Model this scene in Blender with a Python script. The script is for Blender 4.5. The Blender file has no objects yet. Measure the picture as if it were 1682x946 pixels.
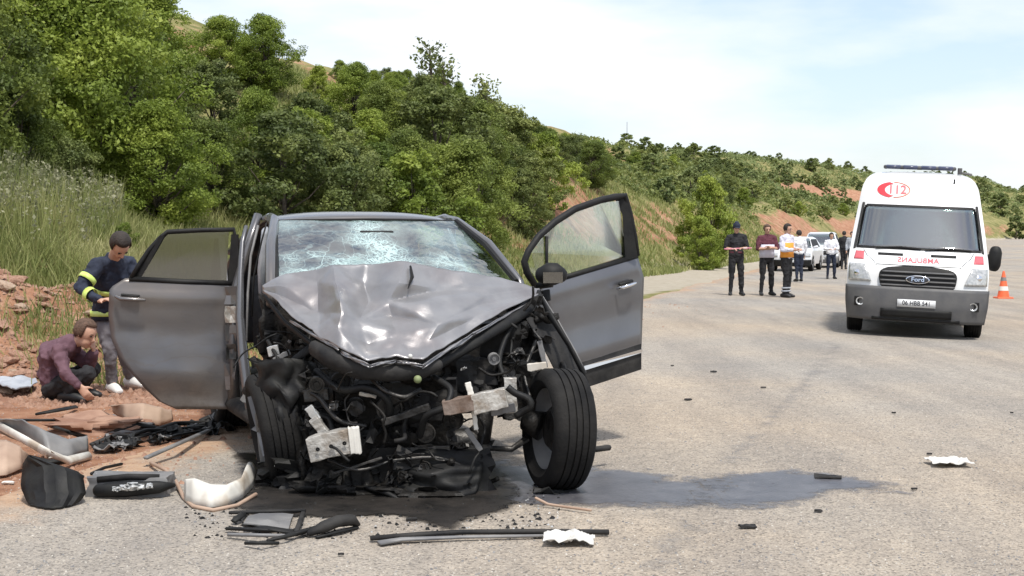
import bpy, bmesh, math, random, colorsys
import numpy as np
from mathutils import Vector, Matrix, Quaternion, noise as mnoise
R = math.radians
scene = bpy.context.scene
COL = scene.collection

# ------------------------------------------------------------------ camera
CAM_H = 1.5; FPX = 2236.0; HOR = 93.0
PITCH = math.atan(HOR / FPX)
cd = bpy.data.cameras.new('camera'); cam = bpy.data.objects.new('camera', cd); COL.objects.link(cam)
cam.location = (0, 0, CAM_H); cam.rotation_euler = (math.pi/2 - PITCH, 0, 0)
cd.sensor_width = 36.0; cd.lens = FPX / 1682.0 * 36.0; cd.clip_start = 0.1; cd.clip_end = 4000
scene.camera = cam

# ------------------------------------------------------------------ sky, sun, exposure
SUN_EL, SUN_AZ = R(64), R(160)      # azimuth clockwise from +Y (north): the sun stands behind the camera to the right
w = bpy.data.worlds.new("World"); scene.world = w; w.use_nodes = True
nt = w.node_tree; nt.nodes.clear(); N = nt.nodes.new; LK = nt.links.new
out = N('ShaderNodeOutputWorld'); bg = N('ShaderNodeBackground'); bg.inputs['Strength'].default_value = 0.125
sky = N('ShaderNodeTexSky'); sky.sky_type = 'NISHITA'; sky.sun_disc = False
sky.sun_elevation = SUN_EL; sky.sun_rotation = SUN_AZ; sky.air_density = 1.0; sky.dust_density = 1.5; sky.ozone_density = 1.5
tc = N('ShaderNodeTexCoord'); mp = N('ShaderNodeMapping'); mp.inputs['Scale'].default_value = (1.0, 1.0, 3.6)
n1 = N('ShaderNodeTexNoise'); n1.inputs['Scale'].default_value = 3.1; n1.inputs['Detail'].default_value = 8; n1.inputs['Roughness'].default_value = .52
rp = N('ShaderNodeValToRGB'); rp.color_ramp.elements[0].position = .40; rp.color_ramp.elements[1].position = .60
rp.color_ramp.elements[0].color = (.27, .27, .27, 1); rp.color_ramp.elements[1].color = (.97, .97, .97, 1)
mx = N('ShaderNodeMixRGB'); mx.inputs['Color2'].default_value = (5.35, 5.55, 5.85, 1)
LK(tc.outputs['Generated'], mp.inputs['Vector']); LK(mp.outputs[0], n1.inputs['Vector']); LK(n1.outputs['Fac'], rp.inputs[0])
LK(rp.outputs[0], mx.inputs['Fac']); LK(sky.outputs[0], mx.inputs['Color1']); LK(mx.outputs[0], bg.inputs['Color']); LK(bg.outputs[0], out.inputs['Surface'])
sd = bpy.data.lights.new('sun', 'SUN'); sd.energy = 2.6; sd.angle = R(6.0); sd.color = (1, .955, .88)
sun = bpy.data.objects.new('sun', sd); COL.objects.link(sun)
sdir = Vector((math.sin(SUN_AZ)*math.cos(SUN_EL), math.cos(SUN_AZ)*math.cos(SUN_EL), math.sin(SUN_EL)))
sun.rotation_euler = (-sdir).to_track_quat('-Z', 'Y').to_euler()
vs = scene.view_settings; vs.view_transform = 'Standard'; vs.look = 'None'; vs.exposure = 0.66; vs.gamma = 1; vs.use_curve_mapping = False
scene.render.resolution_x = 1024; scene.render.resolution_y = 576

# ------------------------------------------------------------------ where a point of the place lies
_cp, _sp = math.cos(PITCH), math.sin(PITCH)
def P(px, py, D):
    u = (px-841)/FPX; v = (473-py)/FPX
    dy = _cp + v*_sp; dz = -_sp + v*_cp; k = D/dy
    return Vector((u*k, D, CAM_H + dz*k))
def G(px, py, z=0.0):
    u = (px-841)/FPX; v = (473-py)/FPX
    dy = _cp + v*_sp; dz = -_sp + v*_cp; k = (z-CAM_H)/dz
    return Vector((u*k, dy*k, z))

# ------------------------------------------------------------------ noise on arrays
def _hash(ix, iy, s):
    h = (ix.astype(np.int64)*374761393 + iy.astype(np.int64)*668265263 + s*1442695041) & 0x7fffffff
    h = ((h ^ (h >> 13))*1274126177) & 0x7fffffff
    return ((h ^ (h >> 16)) & 0xffff)/65535.0
def vnoise(x, y, s=0):
    x = np.asarray(x, float); y = np.asarray(y, float)
    ix = np.floor(x); iy = np.floor(y); fx = x-ix; fy = y-iy
    fx = fx*fx*(3-2*fx); fy = fy*fy*(3-2*fy)
    a = _hash(ix, iy, s); b = _hash(ix+1, iy, s); c = _hash(ix, iy+1, s); d = _hash(ix+1, iy+1, s)
    return (a*(1-fx)+b*fx)*(1-fy) + (c*(1-fx)+d*fx)*fy
def fbm(x, y, s=0, o=4):
    t = 0; a = .5; k = 1
    for i in range(o):
        t = t + a*(vnoise(np.asarray(x)*k+i*17.3, np.asarray(y)*k-i*9.1, s+i)-.5); a *= .5; k *= 2.03
    return t
def sstep(t): t = np.clip(t, 0, 1); return t*t*(3-2*t)

# ------------------------------------------------------------------ materials
def new_mat(name):
    m = bpy.data.materials.new(name); m.use_nodes = True
    return m, m.node_tree, m.node_tree.nodes['Principled BSDF']
def rgb(h):                                  # sRGB triple 0..255 to linear
    return tuple(((c/255)/12.92 if c/255 <= .04045 else ((c/255+.055)/1.055)**2.4) for c in h) + (1,)
def pbr(name, c1, c2=None, rough=.6, metal=0, nscale=6, bump=0, bscale=40, detail=5, lo=.35, hi=.65, spec=.5, coat=0, rvar=0, coords='Object', c3=None, c3scale=.8):
    m, t, b = new_mat(name); n = t.nodes.new; l = t.links.new
    b.inputs['Base Color'].default_value = tuple(c1)[:3]+(1,); b.inputs['Roughness'].default_value = rough; b.inputs['Metallic'].default_value = metal
    b.inputs['Specular IOR Level'].default_value = spec; b.inputs['Coat Weight'].default_value = coat; b.inputs['Coat Roughness'].default_value = .08
    tcn = n('ShaderNodeTexCoord')
    if c2 is not None:
        nz = n('ShaderNodeTexNoise'); nz.inputs['Scale'].default_value = nscale; nz.inputs['Detail'].default_value = detail; l(tcn.outputs[coords], nz.inputs['Vector'])
        r = n('ShaderNodeValToRGB'); r.color_ramp.elements[0].position = lo; r.color_ramp.elements[1].position = hi
        r.color_ramp.elements[0].color = tuple(c1)[:3]+(1,); r.color_ramp.elements[1].color = tuple(c2)[:3]+(1,)
        l(nz.outputs['Fac'], r.inputs[0]); src = r.outputs[0]
        if c3 is not None:
            nz3 = n('ShaderNodeTexNoise'); nz3.inputs['Scale'].default_value = c3scale; nz3.inputs['Detail'].default_value = 4; l(tcn.outputs[coords], nz3.inputs['Vector'])
            r3 = n('ShaderNodeMapRange'); r3.inputs['From Min'].default_value = .48; r3.inputs['From Max'].default_value = .66; l(nz3.outputs['Fac'], r3.inputs['Value'])
            mm = n('ShaderNodeMixRGB'); l(r3.outputs[0], mm.inputs['Fac']); l(src, mm.inputs['Color1']); mm.inputs['Color2'].default_value = tuple(c3)[:3]+(1,); src = mm.outputs[0]
        l(src, b.inputs['Base Color'])
        if rvar:
            mr = n('ShaderNodeMapRange'); mr.inputs['To Min'].default_value = rough-rvar; mr.inputs['To Max'].default_value = rough+rvar
            l(nz.outputs['Fac'], mr.inputs['Value']); l(mr.outputs[0], b.inputs['Roughness'])
    if bump:
        nb = n('ShaderNodeTexNoise'); nb.inputs['Scale'].default_value = bscale; nb.inputs['Detail'].default_value = 6; l(tcn.outputs[coords], nb.inputs['Vector'])
        bp = n('ShaderNodeBump'); bp.inputs['Strength'].default_value = bump; bp.inputs['Distance'].default_value = .02
        l(nb.outputs['Fac'], bp.inputs['Height']); l(bp.outputs[0], b.inputs['Normal'])
    return m

M = {}
M['paint'] = pbr('graphite_paint', (.13,.13,.14), (.155,.155,.163), .33, .55, 3, 0, coat=.5, c3=(.16,.145,.135), c3scale=1.2)
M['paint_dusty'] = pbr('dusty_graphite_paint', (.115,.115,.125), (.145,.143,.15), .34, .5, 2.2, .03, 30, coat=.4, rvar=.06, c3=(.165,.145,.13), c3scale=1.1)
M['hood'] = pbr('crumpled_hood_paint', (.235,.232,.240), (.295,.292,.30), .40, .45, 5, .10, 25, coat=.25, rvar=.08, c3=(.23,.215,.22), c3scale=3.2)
M['black'] = pbr('black_plastic', (.006,.006,.007), (.014,.014,.013), .6, 0, 9, .15, 30, rvar=.12, spec=.3)
M['blackdust'] = pbr('dusty_black_plastic', (.010,.010,.011), (.036,.034,.032), .7, 0, 6, .3, 20, rvar=.1, spec=.3)
M['engine'] = pbr('oily_engine_metal', (.006,.006,.006), (.020,.018,.016), .55, .3, 14, .5, 30, rvar=.15, spec=.3)
M['engine2'] = pbr('grimy_steel', (.025,.025,.025), (.09,.085,.08), .45, .7, 12, .4, 25, rvar=.15)
M['alu'] = pbr('scraped_aluminium', (.36,.345,.32), (.58,.56,.52), .45, .4, 12, .4, 40, rvar=.12, c3=(.30,.25,.2), c3scale=9)
M['rust'] = pbr('rusty_steel', (.12,.07,.045), (.24,.19,.16), .75, .3, 10, .4, 30)
M['rubber'] = pbr('tyre_rubber', (.008,.008,.0085), (.020,.019,.018), .82, 0, 7, .2, 60, spec=.2)
M['chrome'] = pbr('chrome', (.72,.73,.76), None, .12, 1)
M['seat'] = pbr('dark_seat_fabric', (.02,.02,.022), (.035,.035,.036), .9, 0, 30, .2, 80)
M['beigecloth'] = pbr('airbag_cloth', (.55,.55,.53), (.68,.68,.66), .9, 0, 6, .3, 12)
M['whitepl'] = pbr('dirty_white_plastic', (.62,.60,.55), (.74,.72,.66), .5, 0, 5, .15, 10, c3=(.42,.36,.29), c3scale=4)
M['tanpl'] = pbr('mud_tan_panel', (.30,.20,.145), (.43,.31,.23), .7, 0, 4, .2, 10)
M['greypl'] = pbr('grey_plastic', (.13,.13,.135), (.22,.215,.21), .5, 0, 5, .2, 14)
M['greenpl'] = pbr('pale_green_cap', (.20,.24,.11), None, .6)
M['paper'] = pbr('white_paper', (.66,.65,.62), (.50,.49,.46), .9, 0, 9, .2, 20)
M['white'] = pbr('white_van_paint', (.72,.73,.73), (.79,.79,.79), .3, 0, 2, coat=.5, c3=(.66,.65,.62), c3scale=1.3)
M['whitecar'] = pbr('white_car_paint', (.70,.71,.73), None, .3, 0, coat=.5)
M['darkbumper'] = pbr('dark_grey_bumper', (.075,.075,.08), (.105,.103,.102), .6, 0, 5, .1, 30)
M['red'] = pbr('red_vinyl', (.60,.035,.05), None, .45)
M['pink'] = pbr('faded_red_vinyl', (.62,.11,.13), None, .45)
M['orange'] = pbr('orange_cone_plastic', (.78,.14,.045), (.70,.12,.04), .5, 0, 6)
M['cream'] = pbr('reflective_cream', (.75,.72,.66), None, .4)
M['lamp'] = pbr('clear_lamp', (.36,.37,.37), (.58,.58,.57), .12, .3, 25, .2, 30, coat=.6)
M['blue'] = pbr('blue_light_lens', (.045,.055,.10), (.07,.08,.14), .2, 0, 8)
M['skin'] = pbr('skin', (.46,.27,.19), (.52,.31,.22), .55, 0, 12)
M['hair'] = pbr('dark_hair', (.018,.013,.010), (.03,.02,.015), .7, 0, 40, .5, 80)
M['hairbrown'] = pbr('short_brown_hair', (.07,.04,.026), (.13,.075,.05), .75, 0, 40, .5, 80)
M['navy'] = pbr('navy_jacket_cloth', (.011,.016,.033), (.018,.025,.048), .85, 0, 10, .4, 14)
M['hiviz'] = pbr('yellow_green_band', (.55,.72,.12), (.62,.76,.25), .5, 0, 20)
M['greytrouser'] = pbr('grey_trousers', (.12,.11,.12), (.17,.155,.165), .9, 0, 8, .4, 14)
M['blackcloth'] = pbr('black_cloth', (.010,.010,.012), (.02,.02,.023), .85, 0, 8, .4, 14)
M['purple'] = pbr('plum_shirt', (.095,.045,.062), (.135,.07,.09), .85, 0, 9, .4, 12)
M['maroon'] = pbr('maroon_cloth', (.10,.025,.04), None, .85)
M['lavender'] = pbr('pale_lavender_cloth', (.55,.55,.66), (.64,.63,.72), .85, 0, 8, .3, 12)
M['whitecloth'] = pbr('white_shirt_cloth', (.66,.67,.72), (.74,.74,.77), .85, 0, 8, .3, 12)
M['orangecloth'] = pbr('orange_vest_cloth', (.75,.27,.03), (.82,.36,.06), .8, 0, 8, .3, 12)
M['shoewhite'] = pbr('white_shoe', (.68,.67,.65), None, .6)
M['shoeblack'] = pbr('black_shoe', (.015,.015,.016), None, .5)
M['tape'] = pbr('pink_white_tape', (.75,.28,.36), (.8,.7,.7), .5, 0, 14, lo=.49, hi=.51)
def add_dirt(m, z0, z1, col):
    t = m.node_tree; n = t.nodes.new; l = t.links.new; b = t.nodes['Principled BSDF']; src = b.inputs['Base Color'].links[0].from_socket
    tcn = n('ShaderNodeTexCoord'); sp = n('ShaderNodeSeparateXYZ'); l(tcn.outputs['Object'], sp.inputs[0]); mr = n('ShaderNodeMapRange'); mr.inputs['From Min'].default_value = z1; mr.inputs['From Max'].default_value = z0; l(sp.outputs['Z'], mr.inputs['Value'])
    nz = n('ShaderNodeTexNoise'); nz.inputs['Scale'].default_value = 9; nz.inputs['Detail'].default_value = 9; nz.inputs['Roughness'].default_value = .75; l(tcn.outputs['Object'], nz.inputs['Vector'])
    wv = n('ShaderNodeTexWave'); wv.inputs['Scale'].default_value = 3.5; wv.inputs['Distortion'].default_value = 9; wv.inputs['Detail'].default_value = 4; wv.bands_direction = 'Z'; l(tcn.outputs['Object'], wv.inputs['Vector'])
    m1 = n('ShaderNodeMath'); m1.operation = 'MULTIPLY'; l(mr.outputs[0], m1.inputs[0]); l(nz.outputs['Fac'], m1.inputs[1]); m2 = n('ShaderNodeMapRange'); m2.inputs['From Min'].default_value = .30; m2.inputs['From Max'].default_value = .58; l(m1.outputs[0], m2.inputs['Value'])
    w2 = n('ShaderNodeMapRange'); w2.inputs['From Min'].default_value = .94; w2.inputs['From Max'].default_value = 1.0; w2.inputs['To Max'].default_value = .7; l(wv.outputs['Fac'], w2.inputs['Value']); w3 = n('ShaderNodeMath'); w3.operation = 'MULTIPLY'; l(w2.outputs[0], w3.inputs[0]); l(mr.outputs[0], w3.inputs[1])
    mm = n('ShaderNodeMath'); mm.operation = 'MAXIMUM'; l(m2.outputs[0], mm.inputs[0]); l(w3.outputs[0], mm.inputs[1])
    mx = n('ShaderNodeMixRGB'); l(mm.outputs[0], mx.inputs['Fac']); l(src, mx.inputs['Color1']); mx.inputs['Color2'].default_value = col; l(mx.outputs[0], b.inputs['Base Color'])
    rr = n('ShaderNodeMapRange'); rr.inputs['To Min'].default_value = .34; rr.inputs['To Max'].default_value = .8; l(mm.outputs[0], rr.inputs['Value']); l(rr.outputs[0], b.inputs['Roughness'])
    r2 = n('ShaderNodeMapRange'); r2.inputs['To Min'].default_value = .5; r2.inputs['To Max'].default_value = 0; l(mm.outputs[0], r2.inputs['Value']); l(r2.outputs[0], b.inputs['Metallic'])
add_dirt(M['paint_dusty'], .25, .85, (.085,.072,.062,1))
M['eye'] = pbr('eye_dark', (.02,.013,.01), None, .2)
M['lip'] = pbr('lip', (.30,.12,.10), None, .5)
M['bark'] = pbr('oak_bark', (.07,.055,.042), (.13,.105,.08), .9, 0, 14, .6, 12)
M['chip'] = pbr('pale_chipping', (.36,.33,.29), (.5,.47,.42), .9, 0, 30)
M['rock'] = pbr('red_brown_rock', (.22,.115,.075), (.36,.22,.155), .9, 0, 5, .5, 9)
M['palerock'] = pbr('pale_rock', (.30,.20,.14), (.42,.32,.24), .9, 0, 5, .5, 9)
M['greycloth'] = pbr('grey_blue_cloth', (.30,.32,.36), (.42,.44,.47), .9, 0, 4, .3, 10)
M['steelpole'] = pbr('pale_steel', (.5,.5,.52), None, .5, .5)
M['plate'] = pbr('licence_plate', (.62,.63,.64), None, .4)
M['ink'] = pbr('black_ink', (.02,.02,.025), None, .5)
M['stalk'] = pbr('dry_stalk', (.36,.30,.16), None, .8)

def leaf_mat(name, a, b, c, trans=.25):
    m, t, p = new_mat(name); n = t.nodes.new; l = t.links.new
    oi = n('ShaderNodeObjectInfo'); geo = n('ShaderNodeNewGeometry'); nz = n('ShaderNodeTexNoise'); nz.inputs['Scale'].default_value = .9; nz.inputs['Detail'].default_value = 3
    l(geo.outputs['Position'], nz.inputs['Vector'])
    at = n('ShaderNodeAttribute'); at.attribute_name = 'tone'
    ad = n('ShaderNodeMath'); ad.operation = 'ADD'; l(nz.outputs['Fac'], ad.inputs[0])
    m2 = n('ShaderNodeMath'); m2.operation = 'MULTIPLY_ADD'; l(at.outputs['Fac'], m2.inputs[0]); m2.inputs[1].default_value = .45; m2.inputs[2].default_value = -.225
    l(m2.outputs[0], ad.inputs[1])
    a3 = n('ShaderNodeMath'); a3.operation = 'MULTIPLY_ADD'; l(oi.outputs['Random'], a3.inputs[0]); a3.inputs[1].default_value = .34; l(ad.outputs[0], a3.inputs[2])
    sb = n('ShaderNodeMath'); sb.operation = 'SUBTRACT'; l(a3.outputs[0], sb.inputs[0]); sb.inputs[1].default_value = .17
    r = n('ShaderNodeValToRGB'); r.color_ramp.elements[0].position = .2; r.color_ramp.elements[1].position = .82
    r.color_ramp.elements[0].color = a+(1,); r.color_ramp.elements[1].color = c+(1,); e = r.color_ramp.elements.new(.5); e.color = b+(1,)
    l(sb.outputs[0], r.inputs[0]); l(r.outputs[0], p.inputs['Base Color']); p.inputs['Roughness'].default_value = .55; p.inputs['Specular IOR Level'].default_value = .3
    tr = n('ShaderNodeBsdfTranslucent'); l(r.outputs[0], tr.inputs['Color']); ms = n('ShaderNodeMixShader'); ms.inputs[0].default_value = trans
    l(p.outputs[0], ms.inputs[1]); l(tr.outputs[0], ms.inputs[2]); l(ms.outputs[0], t.nodes['Material Output'].inputs['Surface'])
    return m
M['leaf'] = leaf_mat('oak_leaves', (.10,.145,.025), (.21,.275,.045), (.36,.42,.08), .36)
M['leafdark'] = leaf_mat('dark_oak_leaves', (.07,.10,.025), (.15,.195,.042), (.27,.32,.07), .34)
M['leafolive'] = leaf_mat('olive_leaves', (.085,.115,.035), (.17,.205,.06), (.29,.32,.10), .34)
M['leafgrey'] = leaf_mat('grey_olive_leaves', (.11,.15,.055), (.20,.245,.09), (.30,.34,.14), .34)
M['grass'] = leaf_mat('grass_blades', (.14,.18,.055), (.26,.285,.095), (.44,.41,.20), .35)

def glass_mat(name, tint, alpha, rough=.05, crack=0, base=(.5,.55,.55)):
    m, t, p = new_mat(name); n = t.nodes.new; l = t.links.new
    tr = n('ShaderNodeBsdfTransparent'); tr.inputs['Color'].default_value = tint+(1,)
    gl = n('ShaderNodeBsdfGlossy'); gl.inputs['Roughness'].default_value = rough; gl.inputs['Color'].default_value = (1,1,1,1)
    fr = n('ShaderNodeFresnel'); fr.inputs['IOR'].default_value = 1.5
    mf = n('ShaderNodeMath'); mf.operation = 'MAXIMUM'; mf.inputs[1].default_value = alpha; l(fr.outputs[0], mf.inputs[0])
    ms = n('ShaderNodeMixShader'); l(mf.outputs[0], ms.inputs[0]); l(tr.outputs[0], ms.inputs[1]); l(gl.outputs[0], ms.inputs[2])
    outp = ms.outputs[0]
    if crack:
        tcn = n('ShaderNodeTexCoord'); nz = n('ShaderNodeTexNoise'); nz.inputs['Scale'].default_value = 3; nz.inputs['Detail'].default_value = 3
        l(tcn.outputs['Object'], nz.inputs['Vector'])
        mixv = n('ShaderNodeMixRGB'); mixv.inputs['Fac'].default_value = .25; l(tcn.outputs['Object'], mixv.inputs['Color1']); l(nz.outputs['Color'], mixv.inputs['Color2'])
        facs = []
        for sc, wdt in ((9, .035), (24, .06), (60, .10)):
            v = n('ShaderNodeTexVoronoi'); v.feature = 'DISTANCE_TO_EDGE'; v.inputs['Scale'].default_value = sc; l(mixv.outputs[0], v.inputs['Vector'])
            mr = n('ShaderNodeMapRange'); mr.inputs['From Min'].default_value = 0; mr.inputs['From Max'].default_value = wdt; mr.inputs['To Min'].default_value = 1; mr.inputs['To Max'].default_value = 0
            l(v.outputs['Distance'], mr.inputs['Value']); facs.append(mr.outputs[0])
        nm = n('ShaderNodeTexNoise'); nm.inputs['Scale'].default_value = 2.6; nm.inputs['Detail'].default_value = 4; l(tcn.outputs['Object'], nm.inputs['Vector'])
        mk = n('ShaderNodeMapRange'); mk.inputs['From Min'].default_value = .42; mk.inputs['From Max'].default_value = .62; l(nm.outputs['Fac'], mk.inputs['Value'])
        at = n('ShaderNodeAttribute'); at.attribute_name = 'crack'
        a1 = n('ShaderNodeMath'); a1.operation = 'MAXIMUM'; l(facs[1], a1.inputs[0]); l(facs[2], a1.inputs[1])
        a2 = n('ShaderNodeMath'); a2.operation = 'MULTIPLY'; l(a1.outputs[0], a2.inputs[0]); l(mk.outputs[0], a2.inputs[1])
        a3 = n('ShaderNodeMath'); a3.operation = 'MAXIMUM'; l(facs[0], a3.inputs[0]); l(a2.outputs[0], a3.inputs[1])
        a4 = n('ShaderNodeMath'); a4.operation = 'ADD'; l(mk.outputs[0], a4.inputs[0]); a4.inputs[1].default_value = .35
        a5 = n('ShaderNodeMath'); a5.operation = 'MULTIPLY'; l(a3.outputs[0], a5.inputs[0]); l(a4.outputs[0], a5.inputs[1])
        a6 = n('ShaderNodeMath'); a6.operation = 'MULTIPLY_ADD'; a6.use_clamp = True; l(at.outputs['Fac'], a6.inputs[0]); l(a5.outputs[0], a6.inputs[1])
        frost = n('ShaderNodeMath'); frost.operation = 'MULTIPLY'; l(mk.outputs[0], frost.inputs[0]); frost.inputs[1].default_value = .26; l(frost.outputs[0], a6.inputs[2])
        p.inputs['Base Color'].default_value = base+(1,); p.inputs['Roughness'].default_value = .25
        m2 = n('ShaderNodeMixShader'); l(a6.outputs[0], m2.inputs[0]); l(outp, m2.inputs[1]); l(p.outputs[0], m2.inputs[2]); outp = m2.outputs[0]
        bn = n('ShaderNodeTexNoise'); bn.inputs['Scale'].default_value = 7; l(tcn.outputs['Object'], bn.inputs['Vector'])
        bp = n('ShaderNodeBump'); bp.inputs['Strength'].default_value = .5; bp.inputs['Distance'].default_value = .03; l(bn.outputs['Fac'], bp.inputs['Height'])
        l(bp.outputs[0], gl.inputs['Normal']); l(bp.outputs[0], p.inputs['Normal'])
    l(outp, t.nodes['Material Output'].inputs['Surface'])
    return m
M['crackglass'] = glass_mat('cracked_windscreen', (.58,.76,.74), .30, .08, 1, (.42,.55,.54))
M['tintglass'] = glass_mat('tinted_glass', (.28,.30,.24), .20, .06)
M['clearglass'] = glass_mat('clear_glass', (.86,.92,.88), .16, .03)
M['vanglass'] = glass_mat('van_windscreen', (.36,.48,.45), .26, .05)

# ------------------------------------------------------------------ mesh builder
def tag(o, label=None, cat=None, group=None, kind=None):
    if label: o['label'] = label
    if cat: o['category'] = cat
    if group: o['group'] = group
    if kind: o['kind'] = kind
    return o
def thing(name, label, cat, loc=(0,0,0), rz=0, group=None):
    o = bpy.data.objects.new(name, None); COL.objects.link(o); o.empty_display_size = .2
    o.location = loc; o.rotation_euler = (0, 0, rz)
    return tag(o, label, cat, group)
def frame_of(d, side=None):
    d = Vector(d).normalized()
    s = Vector(side) if side is not None else (Vector((1,0,0)) if abs(d.x) < .9 else Vector((0,1,0)))
    s = (s - d*s.dot(d)); s = s.normalized() if s.length > 1e-6 else d.orthogonal().normalized()
    return s, d.cross(s)
def fold_tex():
    t = bpy.data.textures.get('folds')
    if not t:
        t = bpy.data.textures.new('folds', 'MARBLE'); t.noise_scale = .11; t.turbulence = 9; t.noise_depth = 2
    return t
class MB:
    def __init__(s): s.v = []; s.f = []
    def add(s, vs_, fs):
        o = len(s.v); s.v += [tuple(p) for p in vs_]; s.f += [tuple(i+o for i in f) for f in fs]; return s
    def box(s, c, size, rot=None, taper=1.0, jit=0, rnd=None):
        c = Vector(c); hx, hy, hz = size[0]/2, size[1]/2, size[2]/2
        pts = []
        for z in (-1, 1):
            k = taper if z > 0 else 1
            for x, y in ((-1,-1),(1,-1),(1,1),(-1,1)):
                p = Vector((x*hx*k, y*hy*k, z*hz))
                if jit: p += Vector((rnd.uniform(-jit,jit), rnd.uniform(-jit,jit), rnd.uniform(-jit,jit)))
                if rot is not None: p = rot @ p
                pts.append(c+p)
        return s.add(pts, [(3,2,1,0),(4,5,6,7),(0,1,5,4),(1,2,6,5),(2,3,7,6),(3,0,4,7)])
    def tube(s, path, rad, n=8, side=None, cap=True, rounded=False):
        path = [Vector(p) for p in path]; m = len(path)
        if not hasattr(rad, '__len__') or isinstance(rad, tuple): rad = [rad]*m
        rad = (list(rad)+[rad[-1]]*m)[:m]
        rr = [(r, r) if not hasattr(r, '__len__') else r for r in rad]
        pts = []; fs = []
        prev = side
        rings = []
        for i in range(m):
            d = path[min(i+1, m-1)] - path[max(i-1, 0)]
            if d.length < 1e-7: d = Vector((0,0,1))
            a, b = frame_of(d, prev if prev is not None else None)
            if side is None: prev = a
            rings.append((path[i], a, b, rr[i], d.normalized()))
        if rounded:
            p, a, b, r, d = rings[0]; q = min(r)
            pre = [(p-d*q*.7, a, b, (r[0]*.55, r[1]*.55), d), (p-d*q*.38, a, b, (r[0]*.86, r[1]*.86), d)]
            p, a, b, r, d = rings[-1]; q = min(r)
            post = [(p+d*q*.38, a, b, (r[0]*.86, r[1]*.86), d), (p+d*q*.7, a, b, (r[0]*.55, r[1]*.55), d)]
            rings = pre + rings + post
        for p, a, b, r, d in rings:
            for k in range(n):
                t = 2*math.pi*k/n; pts.append(p + a*r[0]*math.cos(t) + b*r[1]*math.sin(t))
        m = len(rings)
        for i in range(m-1):
            for k in range(n):
                fs.append((i*n+k, i*n+(k+1) % n, (i+1)*n+(k+1) % n, (i+1)*n+k))
        if cap: fs.append(tuple(range(n-1, -1, -1))); fs.append(tuple((m-1)*n+k for k in range(n)))
        return s.add(pts, fs)
    def ball(s, c, r, nu=10, nv=7, rot=None):
        c = Vector(c); r = (r,r,r) if not hasattr(r, '__len__') else r
        pts = [Vector((0,0,-1))]
        for j in range(1, nv):
            ph = math.pi*j/nv
            for i in range(nu):
                th = 2*math.pi*i/nu; pts.append(Vector((math.sin(ph)*math.cos(th), math.sin(ph)*math.sin(th), -math.cos(ph))))
        pts.append(Vector((0,0,1)))
        q = []
        for p in pts:
            p = Vector((p.x*r[0], p.y*r[1], p.z*r[2]))
            if rot is not None: p = rot @ p
            q.append(c+p)
        fs = [(0, 1+(i+1) % nu, 1+i) for i in range(nu)]
        for j in range(nv-2):
            for i in range(nu):
                a = 1+j*nu+i; b = 1+j*nu+(i+1) % nu; fs.append((a, b, b+nu, a+nu))
        L = len(q)-1; fs += [(L, L-nu+i, L-nu+(i+1) % nu) for i in range(nu)]
        return s.add(q, fs)
    def lathe(s, prof, c, axis, n=32, closed=False):
        c = Vector(c); ax = Vector(axis).normalized(); a, b = frame_of(ax)
        m = len(prof); pts = []; fs = []
        for (h, r) in prof:
            for k in range(n):
                t = 2*math.pi*k/n; pts.append(c + ax*h + (a*math.cos(t)+b*math.sin(t))*r)
        for i in range(m if closed else m-1):
            j = (i+1) % m
            for k in range(n): fs.append((i*n+k, i*n+(k+1) % n, j*n+(k+1) % n, j*n+k))
        return s.add(pts, fs)
    def prism(s, poly, frame, depth):
        """poly: 2D points, frame=(origin, U, V, W); extruded along W by depth"""
        o, U, V, W = [Vector(q) for q in frame]; n = len(poly)
        a = [o+U*p[0]+V*p[1] for p in poly]; b = [p+W*depth for p in a]
        return s.add(a+b, [tuple(range(n-1,-1,-1)), tuple(range(n, 2*n))] + [(i, (i+1) % n, n+(i+1) % n, n+i) for i in range(n)])
    def grid(s, rows):
        m = len(rows); n = len(rows[0]); pts = [p for r in rows for p in r]
        return s.add(pts, [(i*n+j, i*n+j+1, (i+1)*n+j+1, (i+1)*n+j) for i in range(m-1) for j in range(n-1)])
    def build(s, name, mat, parent=None, smooth=False, bevel=0, solid=0, sub=0, remesh=0, autos=None, offset=0, shared=None):
        me = bpy.data.meshes.new(name); me.from_pydata(s.v, [], s.f); me.validate(); me.update()
        bm = bmesh.new(); bm.from_mesh(me); bmesh.ops.recalc_face_normals(bm, faces=bm.faces); bm.to_mesh(me); bm.free()
        me.materials.append(mat)
        o = bpy.data.objects.new(name, me); COL.objects.link(o)
        if parent is not None: o.parent = parent
        if smooth or autos is not None:
            me.polygons.foreach_set('use_smooth', [True]*len(me.polygons))
            if autos is not None: me.set_sharp_from_angle(angle=R(autos))
        if solid:
            md = o.modifiers.new('thickness', 'SOLIDIFY'); md.thickness = solid; md.offset = offset
        if bevel:
            md = o.modifiers.new('bevel', 'BEVEL'); md.width = bevel; md.segments = 2; md.limit_method = 'ANGLE'
        if sub:
            md = o.modifiers.new('sub', 'SUBSURF'); md.levels = sub; md.render_levels = sub
        if remesh:
            fold = name in ('jacket', 'shirt', 'trousers')
            md = o.modifiers.new('remesh', 'REMESH'); md.mode = 'VOXEL'; md.voxel_size = remesh; md.use_smooth_shade = True
            md = o.modifiers.new('smooth', 'SMOOTH'); md.factor = .5; md.iterations = 3
            if fold:
                md = o.modifiers.new('folds', 'DISPLACE'); md.texture = fold_tex(); md.texture_coords = 'LOCAL'; md.strength = .020; md.mid_level = .5
        return o
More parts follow.
